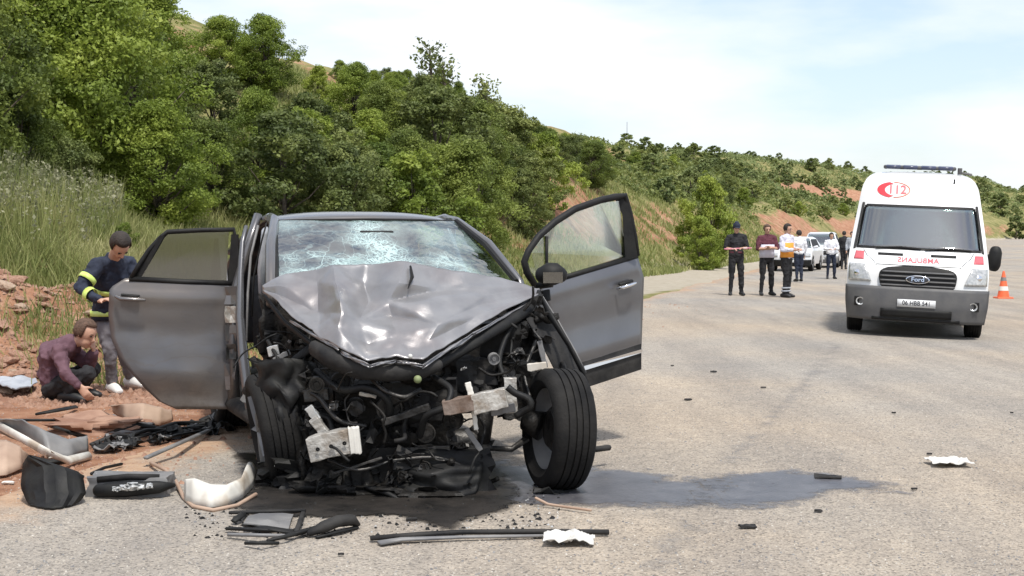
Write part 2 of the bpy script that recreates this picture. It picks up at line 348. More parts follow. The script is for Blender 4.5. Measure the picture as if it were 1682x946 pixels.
def mesh_np(name, verts, quads, mat, parent=None, attrs=None, smooth=False, nper=4):
    me = bpy.data.meshes.new(name); nv = len(verts); nf = len(quads)
    me.vertices.add(nv); me.vertices.foreach_set('co', np.asarray(verts, np.float32).ravel())
    me.loops.add(nf*nper); me.loops.foreach_set('vertex_index', np.asarray(quads, np.int32).ravel())
    me.polygons.add(nf); me.polygons.foreach_set('loop_start', np.arange(nf, dtype=np.int32)*nper)
    try: me.polygons.foreach_set('loop_total', np.full(nf, nper, np.int32))
    except Exception: pass
    if smooth: me.polygons.foreach_set('use_smooth', np.ones(nf, bool))
    for k, a in (attrs or {}).items():
        at = me.attributes.new(k, 'FLOAT', 'POINT'); at.data.foreach_set('value', np.asarray(a, np.float32))
    me.update(); me.validate()
    if mat is not None: me.materials.append(mat)
    if name is None: return me
    o = bpy.data.objects.new(name, me); COL.objects.link(o)
    if parent is not None: o.parent = parent
    return o
def copy_tree(o, parent=None):
    c = o.copy(); COL.objects.link(c); c.parent = parent
    for ch in list(o.children): copy_tree(ch, c)
    return c
def text_mesh(body, size, name='txt'):
    cu = bpy.data.curves.new('tmp', 'FONT'); cu.body = body; cu.size = size; cu.align_x = 'CENTER'; cu.align_y = 'CENTER'; cu.extrude = 0; cu.offset = size*.012
    o = bpy.data.objects.new('tmp', cu); COL.objects.link(o); bpy.context.view_layer.update()
    me = bpy.data.meshes.new_from_object(o.evaluated_get(bpy.context.evaluated_depsgraph_get()))
    vs_ = [Vector(v.co) for v in me.vertices]; fs = [tuple(p.vertices) for p in me.polygons]
    bpy.data.objects.remove(o); bpy.data.curves.remove(cu); bpy.data.meshes.remove(me)
    return vs_, fs

# ------------------------------------------------------------------ the lie of the land
EY = np.array([-400,-50, 8, 12, 33, 56, 100, 170, 260, 400, 700.])
EX = np.array([-105,-17.5,-3.3,-2.2,3.2, 9.0,22,45,85,175,480.])
def edge_x(y): return np.interp(y, EY, EX)
FU = np.array([200, 1000,1100,1240,1340,1420,1500,1590,1620,1660,1682,1900,2600,3500.])
FPY = np.array([300, 250, 252, 264, 271, 288, 292, 291, 298, 318, 326, 340, 355, 380.])
def road_z(x, y): return -0.035*np.clip(x-4, 0, 6)
def land(x, y):
    x = np.asarray(x, float); y = np.asarray(y, float)
    s = (edge_x(y)-x)*.966
    base = road_z(x, y)
    foot = 1.2 + .8*fbm(x*.25, y*.25, 5) + np.interp(y, [8, 12.8, 14, 17, 30, 50, 90], [.9, 1.5, .9, .4, 2.2, 1.2, .6])
    t = s-foot
    steep = np.interp(y, [0, 14, 26, 45, 80], [.24, .26, .42, .95, .8])
    h1 = steep*np.clip(t, 0, 4.2); h2 = .40*np.clip(t-4.2, 0, 15.5); h3 = .16*np.clip(t-19.7, 0, 34)
    z1 = h1+h2+h3
    z1 = z1 + np.clip(t, 0, 3)/3*(fbm(x*.16, y*.16, 1)*1.6 + fbm(x*.6, y*.6, 2)*.45)*np.clip(z1/3, .35, 1)
    mound = .34*np.exp(-((x+6.2)**2/2.6+(y-15.0)**2/1.6)) + .12*fbm(x*1.6, y*1.6, 9)*sstep((t+.4)/1.2)*sstep((30-y)/10)*4
    yy = np.maximum(y, 1.0); u = 841+2236*x/yy
    fy = np.interp(u, [1300, 1420, 1600], [178, 205, 320.]); cy = fy*1.6
    Hf = 1.5 + (380-np.interp(u, FU, FPY))/2236*cy
    k = sstep((y-fy)/(cy-fy))
    z2 = np.where(y > 60, Hf*k, 0) + k*fbm(x*.045, y*.045, 3)*5*sstep((y-fy)/60)*(1-.6*k)
    z = base + np.maximum(np.maximum(z1, z2), 0) + mound
    return z, s, t, k
def land_z(x, y): return float(land(np.array([x]), np.array([y]))[0][0])
# ================================================================== ground, road, hill
def ground_material():
    m, t, p = new_mat('hillside_ground'); n = t.nodes.new; l = t.links.new
    geo = n('ShaderNodeNewGeometry')
    def noise(sc, det=5, rough=.6):
        q = n('ShaderNodeTexNoise'); q.inputs['Scale'].default_value = sc; q.inputs['Detail'].default_value = det; q.inputs['Roughness'].default_value = rough
        l(geo.outputs['Position'], q.inputs['Vector']); return q.outputs['Fac']
    def ramp(fac, stops):
        r = n('ShaderNodeValToRGB'); r.color_ramp.elements[0].position = stops[0][0]; r.color_ramp.elements[0].color = stops[0][1]+(1,)
        r.color_ramp.elements[1].position = stops[-1][0]; r.color_ramp.elements[1].color = stops[-1][1]+(1,)
        for a, c in stops[1:-1]: e = r.color_ramp.elements.new(a); e.color = c+(1,)
        l(fac, r.inputs[0]); return r.outputs[0]
    g = ramp(noise(.55, 8, .7), [(.36, (.12,.130,.045)), (.52, (.23,.215,.085)), (.70, (.38,.31,.17))])
    so = ramp(noise(1.9, 9, .72), [(.3, (.17,.08,.05)), (.5, (.37,.19,.115)), (.7, (.53,.36,.25))])
    at = n('ShaderNodeAttribute'); at.attribute_name = 'soil'
    nz = noise(1.1, 7, .7)
    a = n('ShaderNodeMath'); a.operation = 'MULTIPLY_ADD'; l(nz, a.inputs[0]); a.inputs[1].default_value = 1.6; a.inputs[2].default_value = -.8
    b = n('ShaderNodeMath'); b.operation = 'ADD'; l(a.outputs[0], b.inputs[0]); l(at.outputs['Fac'], b.inputs[1])
    mr = n('ShaderNodeMapRange'); mr.inputs['From Min'].default_value = .38; mr.inputs['From Max'].default_value = .62; l(b.outputs[0], mr.inputs['Value'])
    mx = n('ShaderNodeMixRGB'); l(mr.outputs[0], mx.inputs['Fac']); l(g, mx.inputs['Color1']); l(so, mx.inputs['Color2'])
    pa = n('ShaderNodeAttribute'); pa.attribute_name = 'pale'; p1 = n('ShaderNodeMath'); p1.operation = 'ADD'; l(a.outputs[0], p1.inputs[0]); l(pa.outputs['Fac'], p1.inputs[1])
    pm = n('ShaderNodeMapRange'); pm.inputs['From Min'].default_value = .25; pm.inputs['From Max'].default_value = .7; l(p1.outputs[0], pm.inputs['Value'])
    m3 = n('ShaderNodeMixRGB'); l(pm.outputs[0], m3.inputs['Fac']); l(mx.outputs[0], m3.inputs['Color1']); l(ramp(noise(3.3, 6, .7), [(.3, (.33,.29,.22)), (.7, (.47,.42,.345))]), m3.inputs['Color2']); mx = m3
    l(mx.outputs[0], p.inputs['Base Color']); p.inputs['Roughness'].default_value = .95; p.inputs['Specular IOR Level'].default_value = .15
    bp = n('ShaderNodeBump'); bp.inputs['Strength'].default_value = .9; bp.inputs['Distance'].default_value = .12; l(noise(4.5, 9, .7), bp.inputs['Height']); l(bp.outputs[0], p.inputs['Normal'])
    return m
M['ground'] = ground_material()
def soil_mask(x, y, s, t, z):
    near = sstep((t+6)/1.0)*sstep((7.5-t)/1.6)*sstep((16.9-y)/1.6)*1.0
    foot = sstep((t+3)/1)*sstep((.6-t)/1.0)*.75*sstep((y-18)/6)
    cut = sstep((t-.5)/1)*sstep((5.2-t)/1.5)*sstep((y-26)/6)*(.46+1.1*fbm(x*.10, y*.07, 21))
    top = sstep((t-9)/4)*sstep((y-36)/8)*sstep((150-y)/40)*(.40+1.3*fbm(x*.05, y*.05, 23))
    u = 841+2236*x/np.maximum(y, 1); pz = 380-(z-1.5)/np.maximum(y, 1)*2236
    far1 = np.exp(-((x-58)/24)**2)*np.exp(-((z-8.3)/1.8)**2)*sstep((y-185)/15)*1.0
    far2 = np.exp(-((x-50)/14)**2)*np.exp(-((z-1.8)/1.5)**2)*sstep((y-168)/8)*1.2
    far3 = sstep((y-180)/20)*(.10+.9*fbm(x*.03, y*.03, 27))
    left = 0*x
    return np.clip(np.maximum.reduce([near, cut, top, far1, far2, far3, left]), 0, 1)
def polar(az, rad):
    A, Rr = np.meshgrid(az, rad); x = Rr*np.sin(A); y = Rr*np.cos(A); return x, y
def quads_of(m, n):
    i, j = np.meshgrid(np.arange(m-1), np.arange(n-1), indexing='ij'); a = (i*n+j).ravel()
    return np.stack([a, a+1, a+n+1, a+n], 1)
az = np.concatenate([np.linspace(-180, -30, 60)[:-1], np.linspace(-30, 30, 500), np.linspace(30, 180, 60)[1:]])*math.pi/180
rad = np.concatenate([np.geomspace(.4, 8, 30)[:-1], np.geomspace(8, 60, 190)[:-1], np.geomspace(60, 560, 170), np.geomspace(580, 3000, 12)])
gx, gy = polar(az, rad); gz, gs, gt, gk = land(gx, gy)
soil = soil_mask(gx, gy, gs, gt, gz)
pale = sstep((gt+4)/1)*sstep((.7-gt)/1.0)*sstep((gy-17)/5)
gz = gz - .10*sstep((-gs-.4)/.8) + .05*fbm(gx*2.3, gy*2.3, 30)*sstep(gt/.6)*sstep((40-gy)/10)
far = sstep((np.hypot(gx, gy)-600)/400); gz = gz*(1-.3*far)
ground = mesh_np('ground', np.stack([gx, gy, gz], -1).reshape(-1, 3), quads_of(len(rad), len(az)), M['ground'], attrs={'soil': soil.ravel(), 'pale': pale.ravel()}, smooth=True)
tag(ground, kind='structure')

def asphalt_material():
    m, t, p = new_mat('worn_dusty_asphalt'); n = t.nodes.new; l = t.links.new
    geo = n('ShaderNodeNewGeometry')
    def noise(sc, det=5, rough=.6, vec=None):
        q = n('ShaderNodeTexNoise'); q.inputs['Scale'].default_value = sc; q.inputs['Detail'].default_value = det; q.inputs['Roughness'].default_value = rough
        l(vec or geo.outputs['Position'], q.inputs['Vector']); return q.outputs['Fac']
    def ramp(fac, stops):
        r = n('ShaderNodeValToRGB'); r.color_ramp.elements[0].position = stops[0][0]; r.color_ramp.elements[0].color = stops[0][1]+(1,)
        r.color_ramp.elements[1].position = stops[-1][0]; r.color_ramp.elements[1].color = stops[-1][1]+(1,)
        for a, c in stops[1:-1]: e = r.color_ramp.elements.new(a); e.color = c+(1,)
        l(fac, r.inputs[0]); return r.outputs[0]
    def mix(f, a, b, mode='MIX'):
        q = n('ShaderNodeMixRGB'); q.blend_type = mode
        if isinstance(f, float): q.inputs['Fac'].default_value = f
        else: l(f, q.inputs['Fac'])
        l(a, q.inputs['Color1'])
        if isinstance(b, tuple): q.inputs['Color2'].default_value = b
        else: l(b, q.inputs['Color2'])
        return q.outputs[0]
    mp = n('ShaderNodeMapping'); mp.inputs['Rotation'].default_value = (0, 0, R(14)); mp.inputs['Scale'].default_value = (1.6, .22, 1); l(geo.outputs['Position'], mp.inputs['Vector'])
    base = ramp(noise(.42, 7, .6), [(.34, (.385,.355,.315)), (.5, (.425,.387,.338)), (.68, (.475,.42,.35))])
    streak = ramp(noise(.9, 6, .6, mp.outputs[0]), [(.36, (.74,.75,.78)), (.60, (1,1,1))])
    c = mix(.85, base, streak, 'MULTIPLY')
    big = ramp(noise(.13, 4, .5), [(.38, (.93,.96,1.0)), (.6, (1.06,1.0,.93))]); c = mix(1.0, c, big, 'MULTIPLY')
    mot = ramp(noise(9, 6, .75), [(.3, (.80,.79,.78)), (.7, (1.1,1.08,1.05))]); c = mix(1.0, c, mot, 'MULTIPLY')
    vo = n('ShaderNodeTexVoronoi'); vo.inputs['Scale'].default_value = 95; l(geo.outputs['Position'], vo.inputs['Vector'])
    hs = n('ShaderNodeSeparateColor'); l(vo.outputs['Color'], hs.inputs[0])
    agg = ramp(hs.outputs[0], [(0, (.24,.24,.25)), (.13, (.55,.55,.55)), (.26, (.88,.87,.86)), (.8, (1.02,1.01,1.0)), (1, (1.35,1.3,1.22))]); c = mix(.78, c, agg, 'MULTIPLY')
    gr = ramp(noise(38, 4, .8), [(.35, (.66,.66,.66)), (.62, (1.08,1.08,1.08))]); c = mix(.6, c, gr, 'MULTIPLY')
    at = n('ShaderNodeAttribute'); at.attribute_name = 'dirt'
    dn = n('ShaderNodeMath'); dn.operation = 'MULTIPLY_ADD'; l(noise(1.6, 7, .7), dn.inputs[0]); dn.inputs[1].default_value = 1.5; dn.inputs[2].default_value = -.75
    dd = n('ShaderNodeMath'); dd.operation = 'ADD'; l(dn.outputs[0], dd.inputs[0]); l(at.outputs['Fac'], dd.inputs[1])
    mr = n('ShaderNodeMapRange'); mr.inputs['From Min'].default_value = .3; mr.inputs['From Max'].default_value = .75; l(dd.outputs[0], mr.inputs['Value'])
    dirtc = ramp(noise(7, 6, .7), [(.3, (.31,.185,.115)), (.7, (.50,.36,.25))])
    c = mix(mr.outputs[0], c, dirtc)
    l(c, p.inputs['Base Color']); p.inputs['Roughness'].default_value = .85; p.inputs['Specular IOR Level'].default_value = .25
    bh = n('ShaderNodeMath'); bh.operation = 'ADD'; l(noise(60, 5, .7), bh.inputs[0]); l(vo.outputs['Distance'], bh.inputs[1])
    bp = n('ShaderNodeBump'); bp.inputs['Strength'].default_value = .55; bp.inputs['Distance'].default_value = .010; l(bh.outputs[0], bp.inputs['Height']); l(bp.outputs[0], p.inputs['Normal'])
    return m
M['asphalt'] = asphalt_material()
ry = np.concatenate([np.linspace(-60, 4, 20)[:-1], np.linspace(4, 60, 260)[:-1], np.geomspace(60, 420, 120)])
rt = np.concatenate([np.linspace(0, 6, 50)[:-1], np.linspace(6, 62, 57)])
RT, RY = np.meshgrid(rt, ry)
wob = .9*fbm(RY*.35, RY*0+3.3, 41) + .35*fbm(RY*1.7, RY*0+1.3, 42)
RX = edge_x(RY) + .25 + wob*np.clip(1-RT/3, 0, 1) + RT
RZ = road_z(RX, RY) - .06*np.clip(1-RT/.25, 0, 1)
dirt = np.clip(1-RT/1.1, 0, 1)*.8 + .42*np.exp(-((RX+3.0)/1.5)**2-((RY-9.8)/1.8)**2) + .25*sstep((RY-40)/30)*np.clip(1-RT/5, 0, 1)
tag(mesh_np('road', np.stack([RX, RY, RZ], -1).reshape(-1, 3), quads_of(len(ry), len(rt)), M['asphalt'], attrs={'dirt': dirt.ravel()}, smooth=True), kind='structure')

# wet patches lie on the road as their own thin sheets
def sheet_material(name, c1, c2, rough, amin, amax, scale=5):
    m, t, p = new_mat(name); n = t.nodes.new; l = t.links.new
    geo = n('ShaderNodeNewGeometry'); nz = n('ShaderNodeTexNoise'); nz.inputs['Scale'].default_value = scale; nz.inputs['Detail'].default_value = 7; nz.inputs['Roughness'].default_value = .7
    l(geo.outputs['Position'], nz.inputs['Vector'])
    r = n('ShaderNodeValToRGB'); r.color_ramp.elements[0].color = c1+(1,); r.color_ramp.elements[1].color = c2+(1,); r.color_ramp.elements[0].position = .35; r.color_ramp.elements[1].position = .65
    l(nz.outputs['Fac'], r.inputs[0]); l(r.outputs[0], p.inputs['Base Color']); p.inputs['Roughness'].default_value = rough
    at = n('ShaderNodeAttribute'); at.attribute_name = 'fade'
    a = n('ShaderNodeMath'); a.operation = 'MULTIPLY_ADD'; l(nz.outputs['Fac'], a.inputs[0]); a.inputs[1].default_value = 2.6; a.inputs[2].default_value = -1.32
    b = n('ShaderNodeMath'); b.operation = 'ADD'; l(a.outputs[0], b.inputs[0]); l(at.outputs['Fac'], b.inputs[1])
    mr = n('ShaderNodeMapRange'); mr.inputs['From Min'].default_value = .12; mr.inputs['From Max'].default_value = .70; mr.inputs['To Min'].default_value = amin; mr.inputs['To Max'].default_value = amax; l(b.outputs[0], mr.inputs['Value'])
    l(mr.outputs[0], p.inputs['Alpha'])
    nb = n('ShaderNodeTexNoise'); nb.inputs['Scale'].default_value = 55; nb.inputs['Detail'].default_value = 5; l(geo.outputs['Position'], nb.inputs['Vector'])
    bp = n('ShaderNodeBump'); bp.inputs['Strength'].default_value = .35; bp.inputs['Distance'].default_value = .01; l(nb.outputs['Fac'], bp.inputs['Height']); l(bp.outputs[0], p.inputs['Normal'])
    return m
M['wet'] = sheet_material('wet_asphalt', (.050,.053,.068), (.13,.13,.145), .34, .0, .78, 5)
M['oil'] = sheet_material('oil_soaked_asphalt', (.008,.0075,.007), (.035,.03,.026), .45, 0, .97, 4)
def sheet(name, poly, z, mat, step=.03, fw=.18):
    poly = np.array([(p.x, p.y) for p in poly]); x0, y0 = poly.min(0); x1, y1 = poly.max(0)
    xs = np.arange(x0, x1+step, step); ys = np.arange(y0, y1+step, step); X, Y = np.meshgrid(xs, ys); shp = X.shape; X = X.ravel(); Y = Y.ravel()
    ins = np.zeros(len(X), bool); dist = np.full(len(X), 9.); n = len(poly)
    for i in range(n):
        a = poly[i]; b = poly[(i+1) % n]
        c = ((a[1] > Y) != (b[1] > Y)) & (X < (b[0]-a[0])*(Y-a[1])/(b[1]-a[1]+1e-12)+a[0]); ins ^= c
        d = b-a; tt = np.clip(((X-a[0])*d[0]+(Y-a[1])*d[1])/(d@d), 0, 1); dist = np.minimum(dist, np.hypot(X-a[0]-tt*d[0], Y-a[1]-tt*d[1]))
    fade = np.where(ins, np.clip(dist/fw, 0, 1), 0)
    q = quads_of(shp[0], shp[1]); q = q[ins[q].any(1)]
    used, inv = np.unique(q, return_inverse=True)
    V = np.stack([X, Y, road_z(X, Y)+z], 1)[used]
    return tag(mesh_np(name, V, inv.reshape(-1, 4), mat, attrs={'fade': fade[used]}), kind='structure')
pud = [(760,758),(830,752),(900,768),(980,766),(1060,770),(1120,784),(1180,776),(1260,768),(1340,772),(1420,782),(1480,796),(1530,820),(1470,812),(1390,812),(1330,834),(1250,840),(1150,838),(1060,838),(960,838),(880,836),(800,832),(740,800)]
sheet('puddle', [G(*p) for p in pud], .004, M['wet'], .03, .26)
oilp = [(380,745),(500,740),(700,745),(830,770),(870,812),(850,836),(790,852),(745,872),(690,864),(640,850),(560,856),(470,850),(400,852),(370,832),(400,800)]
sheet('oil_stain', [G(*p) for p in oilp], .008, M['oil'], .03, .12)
sheet('tyre_mark', [G(*p) for p in [(1020,942),(1090,860),(1200,730),(1330,600),(1372,560),(1392,562),(1350,620),(1240,740),(1160,850),(1120,946)]], .004, sheet_material('faint_tyre_mark', (.20,.19,.19), (.28,.27,.26), .8, 0, .40, 3), .05, .3)

# ================================================================== vegetation
rng = np.random.default_rng(11)
def leaf_quads(pos, size, rng, up=.35, outward=None):
    n = len(pos)
    nrm = rng.normal(size=(n, 3)); nrm[:, 2] += up*1.5
    if outward is not None: nrm += outward*.9
    nrm /= np.linalg.norm(nrm, axis=1)[:, None]
    a = np.cross(nrm, rng.normal(size=(n, 3))); a /= np.linalg.norm(a, axis=1)[:, None]; b = np.cross(nrm, a)
    sz = (size*(.6+.8*rng.random(n)))[:, None]
    V = np.stack([pos-a*sz*.5, pos+b*sz*.30, pos+a*sz*.5+nrm*sz*.12, pos-b*sz*.30], 1).reshape(-1, 3)
    return V, np.arange(n*4).reshape(-1, 4)
def make_tree(name, seed, H, Rw, lobes, leaves, lsize, mat, low=.12, trunk_r=.12):
    """trunk with limbs reaching the leaf clumps, crown of many small leaves"""
    r = np.random.default_rng(seed); rd = random.Random(seed)
    cs = []
    for i in range(lobes):
        zz = low + (1-low)*((i+.5)/lobes)
        prof = math.sin(math.pi*min(1, max(.06, (zz-low*.6)/(1.04-low*.6)))**.75)
        an = i*2.399+rd.uniform(-.5, .5); rr = Rw*prof*rd.uniform(.35, .95)
        lr = H*(.062+.066*rd.random())*(26/lobes)**.12
        cs.append((rr*math.cos(an), rr*math.sin(an), H*zz*.93, lr*1.15, lr*.85))
    cs = np.array(cs); w_ = cs[:, 3]**2; w_ = w_/w_.sum(); cnt = r.multinomial(leaves, w_)
    P_ = []; O_ = []; T_ = []
    for c, k in zip(cs, cnt):
        d = r.normal(size=(k, 3)); d /= np.linalg.norm(d, axis=1)[:, None]
        sub = r.normal(size=(9, 3)); sub /= np.linalg.norm(sub, axis=1)[:, None]; sub *= .72
        j = r.integers(0, 9, k); rad_ = (.18+.36*r.random(k)**.6)[:, None]
        q = sub[j]+d*rad_; O_.append(q/np.maximum(np.linalg.norm(q, axis=1)[:, None], .1)); P_.append(q*np.array([c[3], c[3], c[4]])+c[:3]); T_.append(np.full(k, r.random())*.5+r.random(9)[j]*.35+r.random(k)*.15)
    P_ = np.concatenate(P_); O_ = np.concatenate(O_); T_ = np.repeat(np.concatenate(T_), 4)
    P_[:, 2] = np.maximum(P_[:, 2], .02)
    V, Q = leaf_quads(P_, np.full(len(P_), lsize), r, .35, O_)
    root = bpy.data.objects.new(name, None); COL.objects.link(root)
    mesh_np('crown', V, Q, mat, root, {'tone': T_})
    mb = MB(); top = Vector((rd.uniform(-.1,.1)*H*.3, rd.uniform(-.1,.1)*H*.3, H*.72))
    spine = [Vector((0,0,-.3)), Vector((0,0,H*.12)), top*.45+Vector((.04*H,0,0)), top]
    mb.tube(spine, [trunk_r*1.25, trunk_r, trunk_r*.7, trunk_r*.2], 7)
    for c in cs[::2]:
        tgt = Vector(c[:3]); st = Vector((0,0,0)).lerp(top, min(.85, max(.1, tgt.z/H*.6)))
        mid = st.lerp(tgt, .5)+Vector((0,0,-.04*H)); mb.tube([st, mid, tgt], [trunk_r*.45, trunk_r*.28, trunk_r*.08], 5)
    mb.build('trunk', M['bark'], root, smooth=True)
    return root
def stash(o): return o
protos = {'oak': [make_tree('oak_tree', 100+i, 8.0, 3.0, 74, 36000, .145, M['leaf'], .06, .16) for i in range(3)],
          'darkoak': [make_tree('oak_tree', 130+i, 8.0, 3.1, 74, 34000, .145, M['leafdark'], .06, .16) for i in range(2)],
          'bush': [make_tree('oak_bush', 200+i, 4.0, 1.9, 40, 17000, .115, M['leaf'], .05, .07) for i in range(3)],
          'olive': [make_tree('olive_bush', 230+i, 4.0, 2.0, 40, 17000, .11, M['leafolive'], .04, .07) for i in range(2)],
          'far': [make_tree('hillside_shrub', 300+i, 2.4, 1.25, 14, 1500, .26, M['leafgrey' if i % 2 else 'leafolive'], .05, .06) for i in range(4)],
          'fardark': [make_tree('hillside_shrub', 330+i, 3.0, 1.3, 14, 1300, .28, M['leafolive'], .10, .08) for i in range(2)]}
used = set()
def plant(kind, x, y, h, wf=1.0, name=None, label=None, cat='tree', group=None, rd=random.Random(3), sink=.1):
    lst = protos[kind]; pr = lst[rd.randrange(len(lst))]
    H = {'oak': 8, 'darkoak': 8, 'bush': 4, 'olive': 4, 'far': 2.4, 'fardark': 3}[kind]
    if pr.name in used: o = copy_tree(pr)
    else: o = pr; used.add(pr.name)
    if name: o.name = name
    k = h/H; o.location = (x, y, land_z(x, y)-sink); o.scale = (k*wf, k*wf, k); o.rotation_euler = (0, 0, rd.uniform(0, 6.28))
    tag(o, label, cat, group); return o
SKX = [150, 262, 285, 330, 480, 560, 600, 700, 760, 800, 850, 900, 950, 1000, 1100, 1240, 1440]
SKY = [-200, -20, 50, 75, 92, 100, 108, 120, 138, 162, 188, 210, 222, 236, 248, 262, 285]
def cap_h(x, y, h):
    u = 841+2236*x/y; return min(h, (1.5+(380-np.interp(u, SKX, SKY))*y/2236-land_z(x, y))*rd.uniform(.72, 1.12))
def hero(kind, px, top, D, wf=1.0, name='oak_tree', label=None, cat='tree', group=None):
    x = (px-841)/FPX*D; g = land_z(x, D); h = 1.5+(380-top)*D/2236-g
    return plant(kind, x, D, max(h, .6), wf, name, label, cat, group)
heroes = [
 ('bush', 250, 322, 20.5, .9, 'dark bush behind the firefighter where the grass meets the wood'),
 ('bush', 205, 352, 19.2, .8, 'small green bush just above the head of the firefighter'),
 ('olive', 110, 432, 17.4, .9, 'low green bush on the bank left of the firefighter'),
 ('olive', 20, 440, 17.2, .8, 'low grey green bush on the bank at the left edge'),
 ('darkoak', -70, -120, 21, 1.0, 'tall dark oak at the left edge of the wood above the weedy bank'),
 ('oak', 40, -110, 24.5, 1.0, 'tall green oak second from the left behind the feathery weeds'),
 ('oak', 165, -60, 25, 1.05, 'broad tall oak standing behind the firefighter and the weedy bank'),
 ('darkoak', 225, 10, 29, .8, 'dark oak whose crown meets the sky at the left gap in the tree line'),
 ('oak', 262, 150, 24, 1.15, 'leaning mid green oak behind the open rear door of the wreck'),
 ('olive', 120, 215, 21.5, 1.1, 'low dark bush beneath the tall oaks on the left bank'),
 ('darkoak', 30, 120, 22, 1.1, 'shaded oak filling the dark hollow above the feathery weeds'),
 ('oak', 368, 22, 40, 1.35, 'light green tree against the sky, left half of the round clump above the wreck'),
 ('oak', 436, 18, 41, 1.3, 'light green tree against the sky, right half of the round clump above the wreck'),
 ('bush', 402, 90, 37, 1.3, 'green bush filling the foot of the round clump above the wreck'),
 ('oak', 330, 90, 36, 1.1, 'green oak below the sky gap left of the round clump'),
 ('darkoak', 350, 185, 27, 1.2, 'dense oak directly behind the rear door window of the wreck'),
 ('olive', 470, 172, 27.5, 1.25, 'large dull olive bush behind the roof of the wreck'),
 ('olive', 560, 225, 29, 1.1, 'rounded olive bush right behind the windscreen roof edge'),
 ('bush', 610, 175, 36, 1.15, 'bright green bush left of centre behind the wreck roof'),
 ('oak', 590, 98, 52, 1.0, 'light green tree topping the ridge above the wreck roof'),
 ('bush', 680, 238, 31, 1.15, 'mid green bush behind the right half of the wreck roof'),
 ('oak', 705, 118, 55, 1.0, 'green oak on the ridge below the thin sprig of sky-lit twigs'),
 ('darkoak', 770, 220, 34, 1.1, 'dark green oak low on the slope right of the wreck roof'),
 ('oak', 838, 182, 50, 1.0, 'green oak at the right shoulder of the dense wood'),
 ('bush', 850, 262, 37, 1.2, 'tall bush at the foot of the wood left of the open front door'),
 ('darkoak', 975, 226, 56, 1.35, 'wide dark bush above the open front door of the wreck'),
 ('oak', 905, 208, 62, 1.2, 'green oak on the descending ridge behind the wide dark bush'),
 ('bush', 1165, 282, 62, .75, 'slender bright green tree on the slope behind the officer with the tape'),
 ('bush', 1150, 352, 58, .9, 'small bright green bush left of the officer with the tape'),
]
for kd, px, tp, D, wf, lb in heroes: hero(kd, px, tp, D, wf, 'oak_tree' if kd in ('oak', 'darkoak') else 'bush', lb, 'tree' if kd in ('oak', 'darkoak') else 'bush')
# thin twiggy tree tops that break the skyline
def twig_tree(px, top, D, lb):
    x = (px-841)/FPX*D; g = land_z(x, D); h = 1.5+(380-top)*D/2236-g; rd = random.Random(px); root = thing('twiggy_tree', lb, 'tree', (x, D, g))
    mb = MB(); mb.tube([(0,0,-.2), (.1,0,h*.5), (0,.1,h*.97)], [.12,.08,.02], 6); pos = []
    for i in range(10):
        z0 = h*(.62+.035*i); a = i*2.4; L = .15+.32*rd.random(); e = Vector((math.cos(a)*L, math.sin(a)*L, z0+.45*L+.1)); mb.tube([(0,0,z0), e], [.025,.008], 4)
        for j in range(26): pos.append(e+Vector((rd.gauss(0,.16), rd.gauss(0,.16), rd.gauss(0,.14))))
    mb.build('trunk', M['bark'], root)
    V, Q = leaf_quads(np.array([tuple(p) for p in pos]), np.full(len(pos), .17), rng); mesh_np('crown', V, Q, M['leafolive'], root, {'tone': np.repeat(rng.random(len(pos)), 4)})
twig_tree(706, 76, 54, 'spindly tree with two leaf tufts rising above the ridge')
twig_tree(797, 134, 56, 'small sparse tree on the ridge right of the spindly one')
twig_tree(728, 104, 56, 'very thin sapling beside the spindly ridge tree')

rd = random.Random(5)
GW = 'oaks and bushes massed on the slope behind the wreck'
placed = []
def crowd(n, yr, tr, kinds, hr, name, label, group, cat, mind, ulim=(-120, 1800), tries=40, keep=None):
    c = 0; k = 0
    while c < n and k < n*tries:
        k += 1
        y = yr[0]*(yr[1]/yr[0])**rd.random(); t = rd.uniform(*tr); ft = float(land(np.array([0.]), np.array([y]))[1][0]-land(np.array([0.]), np.array([y]))[2][0])
        x = float(edge_x(y)) - (t+ft)/.966; u = 841+2236*x/y
        if not (ulim[0] < u < ulim[1]): continue
        if keep and not keep(u, y, t): continue
        if any((x-a)**2+(y-b)**2 < mind*mind for a, b in placed): continue
        hh = cap_h(x, y, rd.uniform(*hr))
        if hh < 1.0 or (455 < u < 560 and y > 44) or (280 < u < 330 and y > 44): continue
        placed.append((x, y)); c += 1
        plant(rd.choice(kinds), x, y, hh, rd.uniform(.95, 1.3), name, label, cat, group)
for kd, px, tp, D, wf, lb in heroes: placed.append(((px-841)/FPX*D, D))
crowd(70, (26, 90), (3.2, 21), ['oak', 'darkoak', 'bush', 'olive', 'oak'], (2.6, 4.6), 'oak_tree', 'leafy green oak packed among others on the slope behind the wreck', GW, 'tree', 2.1, (150, 985))
crowd(26, (30, 46), (1.6, 5), ['bush', 'olive', 'darkoak'], (1.9, 2.9), 'bush', 'waist to head high bush along the foot of the wooded slope', 'bushes at the foot of the wooded slope', 'bush', 1.5, (480, 900))
crowd(90, (60, 200), (3.5, 40), ['far', 'olive', 'far', 'fardark', 'bush'], (.9, 2.1), 'bush', 'rounded bush scattered on the slope between the wood and the far hill', 'bushes scattered on the middle slope', 'bush', 2.0, (930, 1450))
